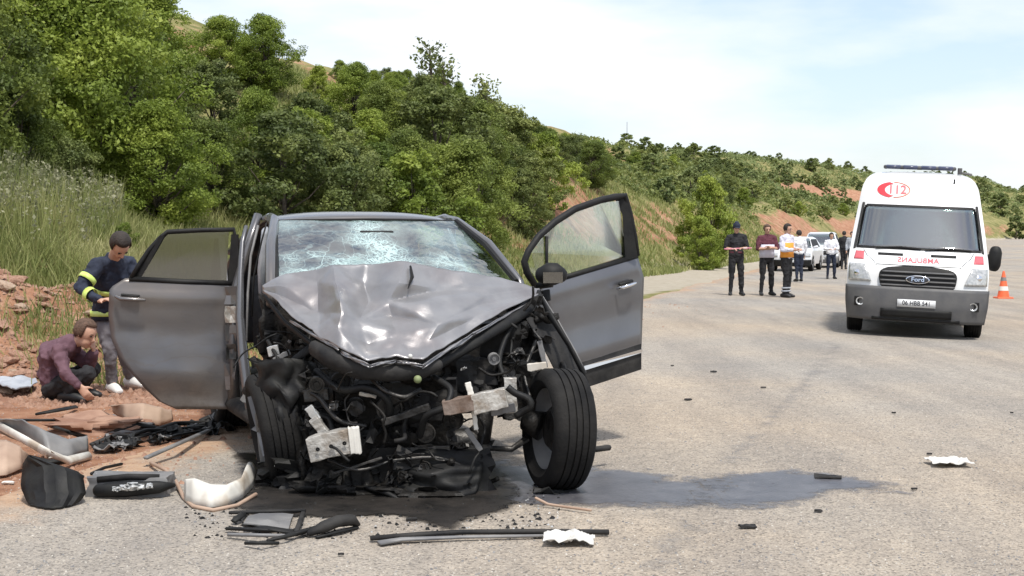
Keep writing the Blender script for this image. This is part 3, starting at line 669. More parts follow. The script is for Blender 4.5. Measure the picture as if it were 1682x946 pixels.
# shrubs dotted over the far hill
c = 0; GF = 'shrubs dotted over the far hill'
while c < 250:
    u = rd.uniform(960, 1800); f_ = float(np.interp(u, [1300, 1420, 1600], [178, 205, 320])); y = f_*rd.uniform(1.0, 1.66); x = (u-841)/2236*y
    if u < 1120 and y < f_*1.15: continue
    c += 1; big = rd.random() < .25
    plant('fardark' if big else 'far', x, y, rd.uniform(1.0, 2.2)*(y/250)**.5*(1.25 if big else 1), 1.15, 'hillside_shrub', 'small round shrub on the grassy far hill beyond the road', 'shrub', GF, rd)
for px, tp, D, lb in ((1028, 226, 230, 'dark round tree beside the thin mast on the ridge line'), (1060, 236, 235, 'small dark tree right of the mast tree on the ridge'), (1138, 242, 250, 'tall dark tree on the far ridge left of the van'),
                      (1172, 252, 245, 'broad dark tree just right of the tall ridge tree'), (1668, 305, 300, 'dark tree clump on the hill at the right edge of the view'), (1640, 330, 330, 'dark tree low on the hill right of the van')):
    x = (px-841)/FPX*D; o = plant('fardark', x, D, 4.2*D/240, 1.2, 'tree', lb, 'tree'); 
mst = P(1030, 200, 232); zb = land_z(mst.x, 232)
tag(MB().tube([(mst.x, 232, zb-.2), (mst.x, 232, mst.z)], [.10, .06], 6).build('mast', M['steelpole']), 'thin pale mast rising from the ridge beside a dark round tree', 'mast')

# ---- low scrub over the far slopes: nobody could count it
def scrub(n, ks, mat, seed, label, region):
    r = np.random.default_rng(seed); x, y = region(r, n); n = len(x); z = land(x, y)[0]; rad = (.35+.75*r.random(n))*(y/200)**.5
    P_ = np.repeat(np.stack([x, y, z], 1), ks, 0); d = r.normal(size=(n*ks, 3)); d /= np.linalg.norm(d, axis=1)[:, None]; d[:, 2] = np.abs(d[:, 2])*.9
    O_ = d.copy(); P_ += d*np.repeat(rad, ks)[:, None]*(.7+.3*r.random((n*ks, 1)))
    V, Q = leaf_quads(P_, np.repeat(rad, ks)*.42, r, .3, O_)
    tag(mesh_np('scrub', V, Q, mat, attrs={'tone': np.repeat(np.repeat(r.random(n), ks)*.7+r.random(n*ks)*.3, 4)}), label, 'scrub', None, 'stuff')
def far_region(r, n):
    u = 980+860*r.random(n*2); f_ = np.interp(u, [1300, 1420, 1600], [178, 205, 320]); y = f_*(1.0+.66*r.random(n*2)); x = (u-841)/2236*y
    z, s, t, k = land(x, y); so = soil_mask(x, y, s, t, z)+fbm(x*.08, y*.08, 71)*.9; ok = so < .42; return x[ok][:n], y[ok][:n]
def mid_region(r, n):
    y = 70*(210/70)**r.random(n*3); u = 930+440*r.random(n*3); x = (u-841)/2236*y; z, s, t, k = land(x, y); so = soil_mask(x, y, s, t, z)+fbm(x*.12, y*.12, 72)*1.0
    ok = (t > 3) & (so < .40); return x[ok][:n], y[ok][:n]
scrub(3800, 26, M['leafgrey'], 61, 'low grey green scrub covering the far hill', far_region)
scrub(1500, 26, M['leafolive'], 62, 'low olive scrub on the slope between the wood and the far hill', mid_region)
# ---- grass: nobody could count it
def blades(name, n, sampler, hh, wid, mat, seed, lean=.35, label=None):
    r = np.random.default_rng(seed); x, y, hs = sampler(r, n); z = land(x, y)[0]-.02; n = len(x)
    h = hh[0]+(hh[1]-hh[0])*r.random(n)**1.4; h = h*hs
    an = r.random(n)*6.283; d = np.stack([np.cos(an), np.sin(an), np.zeros(n)], 1); ln = r.normal(size=(n, 2))*lean
    p0 = np.stack([x, y, z], 1); tip = p0+np.stack([ln[:, 0]*h, ln[:, 1]*h, h], 1); mid = p0*.45+tip*.55; mid[:, :2] -= ln*h[:, None]*.12
    wv = (wid*(.6+.8*r.random(n)))[:, None]*np.maximum(1, np.hypot(x, y)/22)[:, None]
    V = np.stack([p0-d*wv, p0+d*wv, mid+d*wv*.8, tip+d*wv*.2, tip-d*wv*.2, mid-d*wv*.8], 1).reshape(-1, 3)
    b = np.arange(n)*6; Q = np.concatenate([np.stack([b, b+1, b+2, b+5], 1), np.stack([b+5, b+2, b+3, b+4], 1)])
    pt = fbm(x*.5, y*.5, 77)*.9+.5
    o = mesh_np(name, V, Q, mat, attrs={'tone': np.repeat(np.clip(pt+r.normal(size=n)*.18, 0, 1), 6)})
    tag(o, label, name.replace('_', ' '), None, 'stuff'); return o
def bank_sampler(yr, tr, ur, maskp=1.0, soilcut=.55):
    def f(r, n):
        m = n*5; y = yr[0]*(yr[1]/yr[0])**r.random(m); u = ur[0]+(ur[1]-ur[0])*r.random(m); x = (u-841)/2236*y
        z, s, t, k = land(x, y); so = soil_mask(x, y, s, t, z)+fbm(x*1.1, y*1.1, 55)*.9
        ok = (t > tr[0]) & (t < tr[1]) & (so < soilcut); x = x[ok][:n]; y = y[ok][:n]; return x, y, np.ones(len(x))
    return f
blades('grass', 95000, bank_sampler((15.0, 32), (-.5, 12), (-150, 620), soilcut=.6), (.12, .48), .008, M['grass'], 1, label='yellow green grass over the left bank behind the firefighter')
blades('grass', 90000, bank_sampler((20, 110), (-.8, 14), (400, 1340), soilcut=.6), (.08, .30), .009, M['grass'], 2, label='yellow green grass on the slope left of the three standing people')
def tuft_sampler(r, n):
    c = [(-4.9,14.3),(-5.6,16.0),(-4.2,13.5),(-6.6,16.2),(-4.5,15.4),(-3.3,15.0),(-2.6,13.4),(-3.6,16.3)]; k = r.integers(0, len(c), n); c = np.array(c)[k]
    return c[:, 0]+r.normal(size=n)*.28, c[:, 1]+r.normal(size=n)*.28, np.ones(n)
blades('grass', 5000, tuft_sampler, (.06, .30), .006, M['grass'], 4, label='thin grass tufts pushing through the red soil by the crouching man')
def weed_sampler(r, n):
    m = n*3; y = 16.5+8*r.random(m); u = -120+400*r.random(m); x = (u-841)/2236*y; t = land(x, y)[2]
    ok = (t > 3.0+.8*r.random(m)) & (u < 200) ; return x[ok][:n], y[ok][:n], np.ones(ok.sum())[:n]
blades('weeds', 9000, weed_sampler, (.40, .95), .006, M['grass'], 3, .16, 'tall weed stalks on top of the left bank')
def weed_heads():
    r = np.random.default_rng(8); x, y, _ = weed_sampler(r, 620); z = land(x, y)[0]; n = len(x); h = .55+.38*r.random(n)
    pos = []
    for k in range(14): pos.append(np.stack([x+r.normal(size=n)*.03, y+r.normal(size=n)*.03, z+h-.3*k/14*(.6+r.random(n)*.6)], 1))
    pos = np.concatenate(pos); V, Q = leaf_quads(pos, np.full(len(pos), .055), r, 0)
    m = leaf_mat('feathery_seed_heads', (.18,.19,.10), (.29,.29,.17), (.42,.40,.28), .3)
    tag(mesh_np('weed_heads', V, Q, m, attrs={'tone': np.repeat(r.random(len(pos)), 4)}), 'pale feathery seed heads of the weeds on the left bank', 'seed heads', None, 'stuff')
weed_heads()

# ---- rocks and gravel
def rock_mesh(seed, name='rock', mat=None):
    bm = bmesh.new(); bmesh.ops.create_icosphere(bm, subdivisions=2, radius=1); r = random.Random(seed)
    off = Vector((r.uniform(0, 50), r.uniform(0, 50), r.uniform(0, 50)))
    for v in bm.verts:
        k = 1+.55*mnoise.noise(v.co*1.1+off)+.25*mnoise.noise(v.co*2.6+off); v.co *= k; v.co.z *= .6; v.co.x *= 1.15
    me = bpy.data.meshes.new(name); bm.to_mesh(me); bm.free(); me.materials.append(mat or M['rock']); return me
rocks = [rock_mesh(i) for i in range(5)]; prock = [rock_mesh(i+9, mat=M['palerock']) for i in range(3)]
for i in range(210):
    u = rd.uniform(-40, 330); y = rd.uniform(11.0, 17.6); x = (u-841)/2236*y
    if land(np.array([x]), np.array([y]))[2][0] < -.4: continue
    if -4.6 < x < -3.0 and y < 13.1: continue
    pale = rd.random() < .35; o = bpy.data.objects.new('rock', rd.choice(prock if pale else rocks)); COL.objects.link(o)
    k = rd.uniform(.022, .085)*(1.3 if rd.random() < .2 else 1); o.scale = (k*1.3, k, k*rd.uniform(.7, 1)); o.rotation_euler = (rd.uniform(-.3,.3), rd.uniform(-.3,.3), rd.uniform(0, 6)); o.location = (x, y, land_z(x, y)+k*.15)
    tag(o, 'pale stone lying on the red earth bank beside the crouching man' if pale else 'red brown stone lying on the red earth bank beside the crouching man', 'rock', 'pale stones on the earth bank' if pale else 'red stones on the earth bank')
def chips(name, n, sampler, size, mat, seed, label):
    r = np.random.default_rng(seed); x, y = sampler(r, n); n = len(x); z = np.where((edge_x(y)-x) > -.3, land(x, y)[0], road_z(x, y)); s_ = size[0]+(size[1]-size[0])*r.random(n)**3
    base = np.array([[-1,-.6,0],[1,-.7,0],[.8,.8,0],[-.9,.6,0],[-.4,-.2,.9],[.5,.1,.8],[0,.4,.7],[-.5,.2,.6]])*.5
    V = base[None]*(.6+.8*r.random((n, 8, 3))); a = r.random(n)*6.283; c, s2 = np.cos(a)[:, None], np.sin(a)[:, None]
    X = V[..., 0]*c-V[..., 1]*s2; Y = V[..., 0]*s2+V[..., 1]*c; V = np.stack([X, Y, V[..., 2]], -1)*s_[:, None, None]+np.stack([x, y, z], 1)[:, None]
    F = np.array([[0,1,5,4],[1,2,6,5],[2,3,7,6],[3,0,4,7],[4,5,6,7]]); Q = (F[None]+np.arange(n)[:, None, None]*8).reshape(-1, 4)
    tag(mesh_np(name, V.reshape(-1, 3), Q, mat), label, name.replace('_', ' '), None, 'stuff')
def near_samp(r, n): 
    u = -60+1800*r.random(n); y = 5.6+9*r.random(n)**1.6; return (u-841)/2236*y, y
def wreck_samp(r, n):
    u = 300+620*r.random(n); py = 800+90*r.random(n)**1.8; y = 3354/(py-380); return (u-841)/2236*y, y
def shoulder_samp(r, n):
    y = 8+20*r.random(n)**1.5; return edge_x(y)+r.normal(size=n)*.8-.2, y
chips('gravel', 9000, near_samp, (.003, .012), M['chip'], 1, 'loose pale chippings over the worn asphalt')
chips('grit', 5200, near_samp, (.004, .016), M['greypl'], 7, 'dark grit scattered over the worn asphalt')
def bank_samp(r, n):
    y = 11.5+6*r.random(n); u = -60+420*r.random(n); return (u-841)/2236*y, y
chips('rubble', 9000, bank_samp, (.012, .075), M['rock'], 8, 'loose red rubble over the earth bank')
chips('gravel', 6000, shoulder_samp, (.006, .045), M['rock'], 2, 'red brown rubble where the asphalt meets the bank')
chips('plastic_crumbs', 1500, wreck_samp, (.004, .03), M['black'], 3, 'small black fragments scattered on the road in front of the wreck')
chips('glass_crumbs', 500, wreck_samp, (.004, .016), M['lamp'], 4, 'tiny clear glass crumbs scattered in front of the wreck')
# ================================================================== the wrecked car
YAW = R(20)
car = thing('wrecked_car', 'dark grey hatchback with smashed front, crumpled bonnet, cracked windscreen and doors open', 'car', (-.716, 8.7, 0))
CO = Vector((-.716, 8.7, 0)); CF = Vector((math.sin(YAW), -math.cos(YAW), 0)); CL = Vector((math.cos(YAW), math.sin(YAW), 0)); UP = Vector((0,0,1))
def W(px, py, D): return P(px, py, D) - CO
def L(a, b, z): return CF*a + CL*b + UP*z
rc = random.Random(21)
def crumple(p, amp, f, seed=0):
    q = p*f + Vector((seed*3.1, seed*1.7, seed*.9))
    r = 1-abs(mnoise.noise(q))*2; r2 = 1-abs(mnoise.noise(q*2.3))*2; return amp*(r+.45*r2)
def lerp(a, b, t): return a+(b-a)*t
# --- roof
rows = []
for i in range(15):
    a = lerp(-.83, -2.5, i/14); row = []
    for j in range(17):
        b = lerp(-.66, .66, j/16); w_ = lerp(1.0, .86, i/14); e = abs(b)/.66
        z = 1.672-.045*e**3 - .012*i*.8 - .085*max(0, 1-i/3.2)**1.6; a2 = a+.06*(1-e*e)*max(0, 1-i/6)
        row.append(L(a2, b*w_, z))
    rows.append(row)
MB().grid(rows).build('roof', M['paint'], car, smooth=True, solid=.035, offset=-1)
# --- windscreen: shattered laminated sheet, sagging a little inwards
rows = []; crk = []
for i in range(25):
    t = i/24; row = []
    for j in range(41):
        s = j/40*2-1
        base = L(.14*(1-s*s)-.02, .785*s, 1.16); head = L(-.81+.07*(1-s*s), .635*s, 1.572)
        p = base.lerp(head, t); sag = -.035*math.exp(-((s+.25)/.3)**2-((t-.45)/.3)**2)-.02*math.exp(-((s-.2)/.2)**2-((t-.6)/.25)**2)
        p = p + (CF*.5+UP*.85)*(sag+crumple(p, .004, 4, 3)); row.append(p)
        crk.append(min(1, max(.10, .95*math.exp(-((s+.62)/.42)**2-((t-.35)/.5)**2)+.9*math.exp(-((s+.05)/.22)**2-((t-.5)/.6)**2)+.5*math.exp(-((s-.45)/.35)**2-((t-.3)/.3)**2))))
    rows.append(row)
ws = MB().grid(rows).build('windscreen', M['crackglass'], car, smooth=True)
at = ws.data.attributes.new('crack', 'FLOAT', 'POINT'); at.data.foreach_set('value', np.array(crk, np.float32))
fr = MB(); fr.tube([L(-.82,-.64,1.570), L(-.76,-.3,1.580), L(-.745,0,1.583), L(-.76,.3,1.580), L(-.82,.64,1.570)], (.014,.010), 6); fr.build('windscreen_seal', M['black'], car, smooth=True)
MB().tube([L(.06,-.83,1.05), L(-.02,-.82,1.17), L(-.42,-.75,1.41), L(-.84,-.65,1.570), L(-1.0,-.645,1.585)], [(.036,.045)]*5, 8).build('pillar', M['paint'], car, smooth=True)
MB().tube([L(.04,-.795,1.16), L(-.40,-.72,1.40), L(-.82,-.645,1.565)], [(.014,.02)]*3, 6).build('pillar_trim', M['black'], car)
MB().tube([L(.06,.83,1.05), L(-.02,.82,1.17), L(-.42,.75,1.41), L(-.84,.65,1.570), L(-1.0,.645,1.585)], [(.030,.034)]*5, 8).build('pillar', M['paint'], car, smooth=True)
MB().tube([L(.045,.775,1.17), L(-.39,.71,1.41), L(-.81,.635,1.57)], [(.020,.022)]*3, 6).build('pillar_trim', M['black'], car)
for sg in (-1, 1):
    MB().tube([L(-.84,.645*sg,1.565), L(-1.1,.645*sg,1.598), L(-1.8,.61*sg,1.55), L(-2.45,.57*sg,1.48), L(-2.85,.66*sg,1.33)], [(.028,.03)]*5, 8).build('roof_rail', M['paint'], car, smooth=True)
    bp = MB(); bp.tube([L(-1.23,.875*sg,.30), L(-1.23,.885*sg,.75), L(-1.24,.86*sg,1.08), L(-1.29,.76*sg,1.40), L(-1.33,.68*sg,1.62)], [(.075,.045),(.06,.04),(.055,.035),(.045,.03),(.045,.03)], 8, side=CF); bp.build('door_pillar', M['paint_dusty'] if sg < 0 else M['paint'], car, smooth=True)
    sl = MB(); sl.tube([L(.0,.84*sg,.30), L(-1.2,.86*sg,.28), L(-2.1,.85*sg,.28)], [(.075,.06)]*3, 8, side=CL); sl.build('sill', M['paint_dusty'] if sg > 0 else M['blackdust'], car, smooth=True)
    # rear quarter
    rows = []
    for i in range(10):
        t = i/9; row = []
        for j in range(9):
            z = lerp(.55, 1.12, j/8); a = lerp(-2.05, -3.25, t); bb = (.90-.10*(j/8)**2-.16*t**3)*sg; hole = 0
            row.append(L(a, bb, max(z, .36+math.sqrt(max(0, .39**2-(a+2.15)**2)) if abs(a+2.15) < .39 else z)))
        rows.append(row)
    MB().grid(rows).build('quarter_panel', M['paint'], car, smooth=True, solid=.02)
    cp = MB(); cp.prism([(-2.35,1.10),(-3.0,1.10),(-2.72,1.42),(-2.5,1.46)], (L(0,.80*sg,0), CF, UP, CL*sg), -.05); cp.build('rear_pillar', M['paint'], car)
# closed rear door on the far side
dr = MB(); rows = []
for i in range(6):
    z = lerp(.34, 1.12, i/5); rows.append([L(lerp(-1.27, -2.12, j/6), .895-.05*(i/5-.4)**2, z) for j in range(7)])
dr.grid(rows); dcl = dr.build('door', M['paint'], car, smooth=True, solid=.03); dcl['label'] = 'closed rear door'
gl = MB(); gl.prism([(-1.33,1.13),(-2.15,1.13),(-2.2,1.3),(-1.36,1.56)], (L(0,.80,0), CF, UP, CL), .006); gl.build('window', M['tintglass'], dcl)
hb = MB(); hb.grid([[L(-3.22-.05*(1-abs(s)), .74*s, .55), ] + [L(-3.22-.10*(1-s*s)+.0*z, .76*s*(1-.12*(z-.55)), z) for z in (.7,.9,1.1)] + [L(-2.98-.06*(1-s*s), .64*s, 1.28), L(-2.52, .57*s, 1.50)] for s in [k/5-1 for k in range(11)]]); hb.build('tailgate', M['paint'], car, smooth=True, solid=.02)
MB().box(L(-1.6,0,.33), (1.6,3.1,.05), Matrix.Rotation(YAW, 3, 'Z')).build('floor_pan', M['blackdust'], car)
RZ_ = Matrix.Rotation(YAW, 3, 'Z')
fw = MB(); fw.box(L(-.06,0,.74), (1.56,.06,.84), RZ_); fw.build('bulkhead', M['engine'], car)
db = MB(); db.tube([L(-.22,-.74,1.02), L(-.15,-.3,1.06), L(-.15,.3,1.06), L(-.22,.74,1.02)], [(.14,.11)]*4, 10); db.build('dashboard', M['black'], car, smooth=True)
st = MB(); ring = [L(-.55,.36,1.0)+(CL*math.cos(t)+(UP*.9+CF*.35)*math.sin(t))*.18 for t in [k*math.pi/8 for k in range(17)]]; st.tube(ring, .014, 6, cap=False); st.box(L(-.53,.36,1.0), (.14,.05,.10), RZ_); st.build('steering_wheel', M['black'], car, smooth=True)
for b in (-.37, .37):
    sb_ = MB(); sb_.tube([L(-1.05,b,.62), L(-1.18,b,1.0), L(-1.28,b,1.24)], [(.25,.08),(.23,.07),(.18,.05)], 12, side=CL, rounded=True); sb_.tube([L(-.62,b,.58), L(-1.1,b,.55)], [(.25,.08)]*2, 12, side=CL, rounded=True); s_ = sb_.build('seat', M['seat'], car, smooth=True)
    hr = MB(); hr.tube([L(-1.30,b,1.31), L(-1.32,b,1.47)], [(.13,.05),(.12,.05)], 10, side=CL, rounded=True); hr.build('headrest', M['seat'], s_, smooth=True)
MB().tube([L(-1.95,0,.62), L(-2.15,0,1.15)], [(.62,.09),(.6,.07)], 12, side=CL, rounded=True).build('rear_seat', M['seat'], car, smooth=True)
ab = MB(); ab.tube([L(-.30,-.5,1.12), L(-.36,-.2,1.20), L(-.33,.02,1.13)], [(.10,.10),(.15,.14),(.08,.08)], 10, rounded=True)
o = ab.build('airbag', M['beigecloth'], car, smooth=True)
ab = MB(); ab.tube([L(-.9,-.70,1.50), L(-1.0,-.70,1.25), L(-1.02,-.70,1.05)], [(.03,.07),(.04,.12),(.03,.09)], 8, rounded=True); ab.build('curtain_airbag', M['greycloth'], car, smooth=True)
MB().box(L(-.60,.0,1.47), (.24,.03,.07), RZ_).build('mirror', M['black'], car, bevel=.012)
# --- bonnet, buckled like a tent
top = [(430,472),(468,455),(520,446),(545,440),(600,440),(665,433),(735,446),(810,457),(884,476)]
frt = [(433,480),(474,524),(524,560),(556,576),(602,600),(648,592),(692,600),(775,545),(888,484)]
Dt = [8.30,8.28,8.22,8.16,8.26,8.20,8.34,8.5,8.66]; Df = [8.22,8.0,7.74,7.58,7.50,7.60,7.60,7.95,8.52]
offD = {(1,1):-.04,(1,2):.03,(1,3):-.11,(1,4):.07,(1,5):-.05,(1,6):.03,(1,7):-.03,(2,1):-.02,(2,2):.05,(2,3):-.13,(2,4):.09,(2,5):.02,(2,6):-.07,(2,7):.0,(3,1):.0,(3,2):.04,(3,3):-.08,(3,4):-.02,(3,5):.10,(3,6):-.06,(3,7):.03,(4,3):-.02,(4,4):.05,(4,5):.04}
offX = {(1,3):4,(2,3):8,(3,3):8,(1,5):-8,(2,5):-22,(3,5):-12,(2,6):-14,(3,6):10,(1,4):-4,(2,4):4,(3,4):-12}
ctl = []
for t in range(6):
    row = []
    for s in range(9):
        k = t/5; x = lerp(top[s][0], frt[s][0], k)+offX.get((t,s),0); y = lerp(top[s][1], frt[s][1], k); D = lerp(Dt[s], Df[s], k)+offD.get((t,s),0)*1.25
        if 0 < t < 5: y += rc.uniform(-5,5)
        row.append(W(x, y, D))
    ctl.append(row)
rows = []; nS, nT = 12, 10
for it in range(5*nT+1):
    t = min(it/nT, 4.9999); i0 = int(t); ft = t-i0; row = []
    for js in range(8*nS+1):
        s = min(js/nS, 7.9999); j0 = int(s); fs_ = s-j0
        A, B_, C_, D_ = ctl[i0][j0], ctl[i0][j0+1], ctl[i0+1][j0], ctl[i0+1][j0+1]
        # two facets per cell so the folds stay sharp
        if (i0+j0) % 2: p = A+(B_-A)*fs_+(D_-B_)*ft if fs_ > ft else A+(C_-A)*ft+(D_-C_)*fs_
        else: p = A+(B_-A)*fs_+(C_-A)*ft if fs_+ft < 1 else D_+(C_-D_)*(1-fs_)+(B_-D_)*(1-ft)
        k = it/(5*nT); edge = min(1, (js+1)/8, (8*nS-js+1)/8)
        dent = crumple(p, .018+.016*k, 2.3, 1)*edge + crumple(p, .005, 6, 8)*edge + crumple(p, .002+.022*max(0, k-.62)*(1 if 40 < js < 80 else .25), 10, 2)*edge
        row.append(p+(UP*.7+CF*.7)*dent)
    rows.append(row)
# round the creases a little
for _ in range(1):
    nr = [[p.copy() for p in r] for r in rows]
    for i in range(1, len(rows)-1):
        for j in range(1, len(rows[0])-1): nr[i][j] = (rows[i][j]*2+rows[i-1][j]+rows[i+1][j]+rows[i][j-1]+rows[i][j+1])/6
    rows = nr
MB().grid(rows).build('bonnet', M['hood'], car, autos=28, solid=.006)
# folded lip at the bonnet nose
for (a, b, dd) in (((560,577,7.57),(606,600,7.47),.014), ((606,600,7.47),(650,592,7.57),.012), ((650,592,7.57),(694,600,7.57),.012), ((694,600,7.57),(776,548,7.92),.015), ((776,548,7.92),(886,487,8.5),.012), ((476,526,7.98),(556,573,7.57),.012)):
    p0, p1 = W(*a), W(*b); mb = MB(); rws = []
    for k in range(4): rws.append([p0.lerp(p1, j/9)+UP*(-dd*k/3*1.4+crumple(p0.lerp(p1, j/9)*1, .006, 12, k))+CF*(.014*math.sin(k*2.2+j)) for j in range(10)])
    mb.grid(rws).build('bonnet_lip', M['hood'], car, smooth=True, solid=.004)
MB().tube([W(674,437,8.14), W(677,455,8.08), W(670,474,8.02)], [.007,.012,.003], 5).build('bonnet_tear', M['black'], car)
# --- doors
def Drear(px): return lerp(9.42, 9.62, (px-178)/214)
rear = bpy.data.objects.new('door', None); COL.objects.link(rear); rear.parent = car; rear.location = W(392, 560, 9.62); rear['label'] = 'open rear door, dusty and scraped along its lower half'
RO = rear.location.copy(); bpy.data.objects.remove(rear)
rows = []
def bulge_rear(v):      # v: 0 belt .. 1 bottom, towards the viewer
    return .035*math.sin(min(1, v/.9)*math.pi)**.7+.014*math.exp(-((v-.14)/.05)**2)-.020*math.exp(-((v-.40)/.14)**2)+.022*math.exp(-((v-.74)/.10)**2)
for i in range(34):
    v = i/33; y = lerp(462, 672, v); xl = np.interp(y, [462,478,520,560,590,610,640,660,672], [206,180,178,183,197,212,240,262,290]); xr = np.interp(y, [462,672], [387,397]); row = []
    for j in range(24):
        x = lerp(xl, xr, j/23); yb = y-5*(1-j/23)*(1-v); u_ = j/23
        row.append(W(x, yb, Drear(x)-bulge_rear(v)*(.5+.5*math.sin(math.pi*min(1, .15+u_*.9))) + .03*max(0, .12-u_)*8*.12 + crumple(W(x, y, 9.5), .0035+.006*v, 3.2, 4)))
    rows.append(row)
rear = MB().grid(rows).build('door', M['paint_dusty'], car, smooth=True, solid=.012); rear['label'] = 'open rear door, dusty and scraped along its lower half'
mb = MB(); mb.grid([[p+Vector((-.02*0, .075, 0)) for p in r[::3]] for r in rows[::3]]); mb.build('door_trim', M['black'], rear, smooth=True, solid=.02)
def strip(pts, Df_, wid, depth, name, mat, parent, back=0.0):
    mb = MB(); path = [W(x, y, Df_(x)+back) for x, y in pts]; mb.tube(path, [(wid, depth)]*len(path), 8, side=None); return mb.build(name, mat, parent, smooth=True)
fr = [(216,457),(228,436),(244,412),(262,392),(275,381),(330,378),(384,377),(388,400),(389,462)]
strip(fr, Drear, .018, .020, 'window_frame', M['black'], rear)
strip([(212,458),(300,463),(390,466)], Drear, .020, .020, 'window_seal', M['black'], rear, .0)
fb = MB(); fb.prism([(W(x, y, 9.5).x, W(x, y, 9.5).z) for x, y in [(370,463),(375,385),(386,385),(388,463)]], ((0, Drear(378)-8.7-.010, 0), (1,0,0), (0,0,1), (0,1,0)), .03); fb.build('window_post', M['black'], rear)
fb = MB(); fb.prism([(W(x, y, 9.45).x, W(x, y, 9.45).z) for x, y in [(214,456),(262,386),(268,389),(230,456)]], ((0, Drear(240)-8.7-.004, 0), (1,0,0), (0,0,1), (0,1,0)), .03); fb.build('window_post', M['black'], rear)
gb = MB(); gb.add([W(x, y, Drear(x)+.012) for x, y in [(224,460),(266,383),(376,380),(372,464)]], [(0,1,2,3)]); gb.build('window', M['tintglass'], rear, solid=.005)
hd = MB(); hd.tube([W(190,487,9.37), W(198,491,9.34), W(220,492,9.35), W(238,493,9.37)], [(.011,.011),(.013,.014),(.013,.014),(.009,.010)], 8, rounded=True); hd.build('handle', M['paint'], rear, smooth=True)
hd = MB(); hd.tube([W(200,484,9.394), W(228,486,9.402)], [(.016,.008)]*2, 8, side=CL, rounded=True); hd.build('handle_recess', M['black'], rear, smooth=True)
# bare hinge edge of the rear door and torn strip
for k, (y0, y1, mt) in enumerate(((470,500,'paint'),(503,530,'alu'),(534,560,'paint'),(565,590,'engine2'),(596,640,'paint_dusty'))):
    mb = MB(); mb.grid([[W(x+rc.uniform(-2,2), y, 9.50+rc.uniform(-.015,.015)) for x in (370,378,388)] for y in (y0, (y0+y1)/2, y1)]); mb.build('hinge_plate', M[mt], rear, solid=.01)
# grey post beside the rear door (torn front-door edge)
mb = MB(); mb.tube([W(404,372,9.3), W(398,400,9.25), W(395,450,9.12), W(394,520,9.05), W(400,590,8.98), W(408,655,8.92), W(412,690,8.9)], [(.014,.03),(.018,.03),(.022,.03),(.030,.035),(.036,.035),(.034,.03),(.02,.02)], 8, side=CL); mb.build('torn_pillar_skin', M['paint'], car, smooth=True)
mb = MB(); mb.tube([W(424,370,9.2), W(412,420,9.15), W(407,480,9.1), W(405,560,9.0)], .009, 6); mb.build('door_seal', M['greypl'], car, smooth=True)
mb = MB(); mb.tube([W(438,366,9.15), W(430,395,9.12), W(417,452,9.1), W(414,520,9.05)], .006, 6); mb.build('door_seal', M['black'], car, smooth=True)

def Dfr(px): return lerp(9.05, 9.68, (px-870)/185)
def bulge_f(v): return .04*math.sin(min(1, v/.95)*math.pi)**.7+.016*math.exp(-((v-.10)/.05)**2)-.022*math.exp(-((v-.45)/.14)**2)+.02*math.exp(-((v-.72)/.08)**2)
rows = []
for j in range(26):
    u_ = j/25; row = []
    for i in range(30):
        v = i/29; xl = lerp(884, 958, v); xr = np.interp(v, [0,.2,.8,1], [1046,1057,1053,1050]); x = lerp(xl, xr, u_)
        yt = np.interp(x, [878,1050], [470,419]); yb = np.interp(x, [878,958,1050], [662,630,603]); yl = lerp(lerp(470, 419, u_), lerp(634, 604, u_), v)
        row.append(W(x, yl, Dfr(x)-bulge_f(v)+crumple(W(x, yl, 9.4), .002, 3, 6)))
    rows.append(row)
fd = MB().grid(rows).build('door', M['paint'], car, smooth=True, solid=.012); fd['label'] = 'open front door swung wide'
mb = MB(); mb.grid([[p+Vector((-.03, .07, 0)) for p in r[::3]] for r in rows[::3]]); mb.build('door_trim', M['black'], fd, smooth=True, solid=.02)
strip([(880,470),(866,448),(861,430),(868,412),(885,388),(912,364),(945,343),(985,329),(1012,323),(1026,321),(1034,350),(1042,390),(1046,420)], Dfr, .024, .024, 'window_frame', M['black'], fd)
strip([(884,468),(960,446),(1046,421)], Dfr, .018, .018, 'window_seal', M['black'], fd)
strip([(898,388),(898,464)], Dfr, .011, .012, 'window_post', M['black'], fd)
fb = MB(); fb.prism([(W(x, y, 9.6).x, W(x, y, 9.6).z) for x, y in [(1010,327),(1030,322),(1047,421),(1027,427),(1022,352)]], ((0, Dfr(1025)-8.7-.008, 0), (1,0,0), (0,0,1), (0,1,0)), .03); fb.build('window_post', M['black'], fd)
gb = MB(); gpts = [(868,440),(872,415),(888,390),(914,368),(947,347),(985,333),(1016,330),(1030,422),(960,444),(886,464)]
gb.add([W(x, y, Dfr(x)+.015) for x, y in gpts], [tuple(range(len(gpts)))]); gb.build('window', M['clearglass'], fd, solid=.005)
hd = MB(); hd.tube([W(1014,474,9.47), W(1024,472,9.44), W(1036,468,9.47), W(1044,465,9.52)], [(.010,.010),(.013,.013),(.013,.013),(.009,.009)], 8, rounded=True); hd.build('handle', M['chrome'], fd, smooth=True)
hd = MB(); hd.tube([W(1018,467,9.49), W(1038,461,9.56)], [(.016,.010)]*2, 8, rounded=True); hd.build('handle_recess', M['black'], fd, smooth=True)
mb = MB(); mb.add([W(958,601,9.30), W(1054,573,9.62), W(1053,579,9.62), W(959,608,9.30)], [(0,1,2,3)]); mb.build('chrome_strip', M['chrome'], fd, solid=.02)
mb = MB(); mb.grid([[W(x, lerp(np.interp(x, [950,1053], [586,556]), np.interp(x, [950,1053], [640,606]), k/3), Dfr(x)-.022-(.012 if k in (1,2) else 0)) for x in (950,985,1020,1052)] for k in range(4)]); mb.build('door_cladding', M['blackdust'], fd, solid=.02)
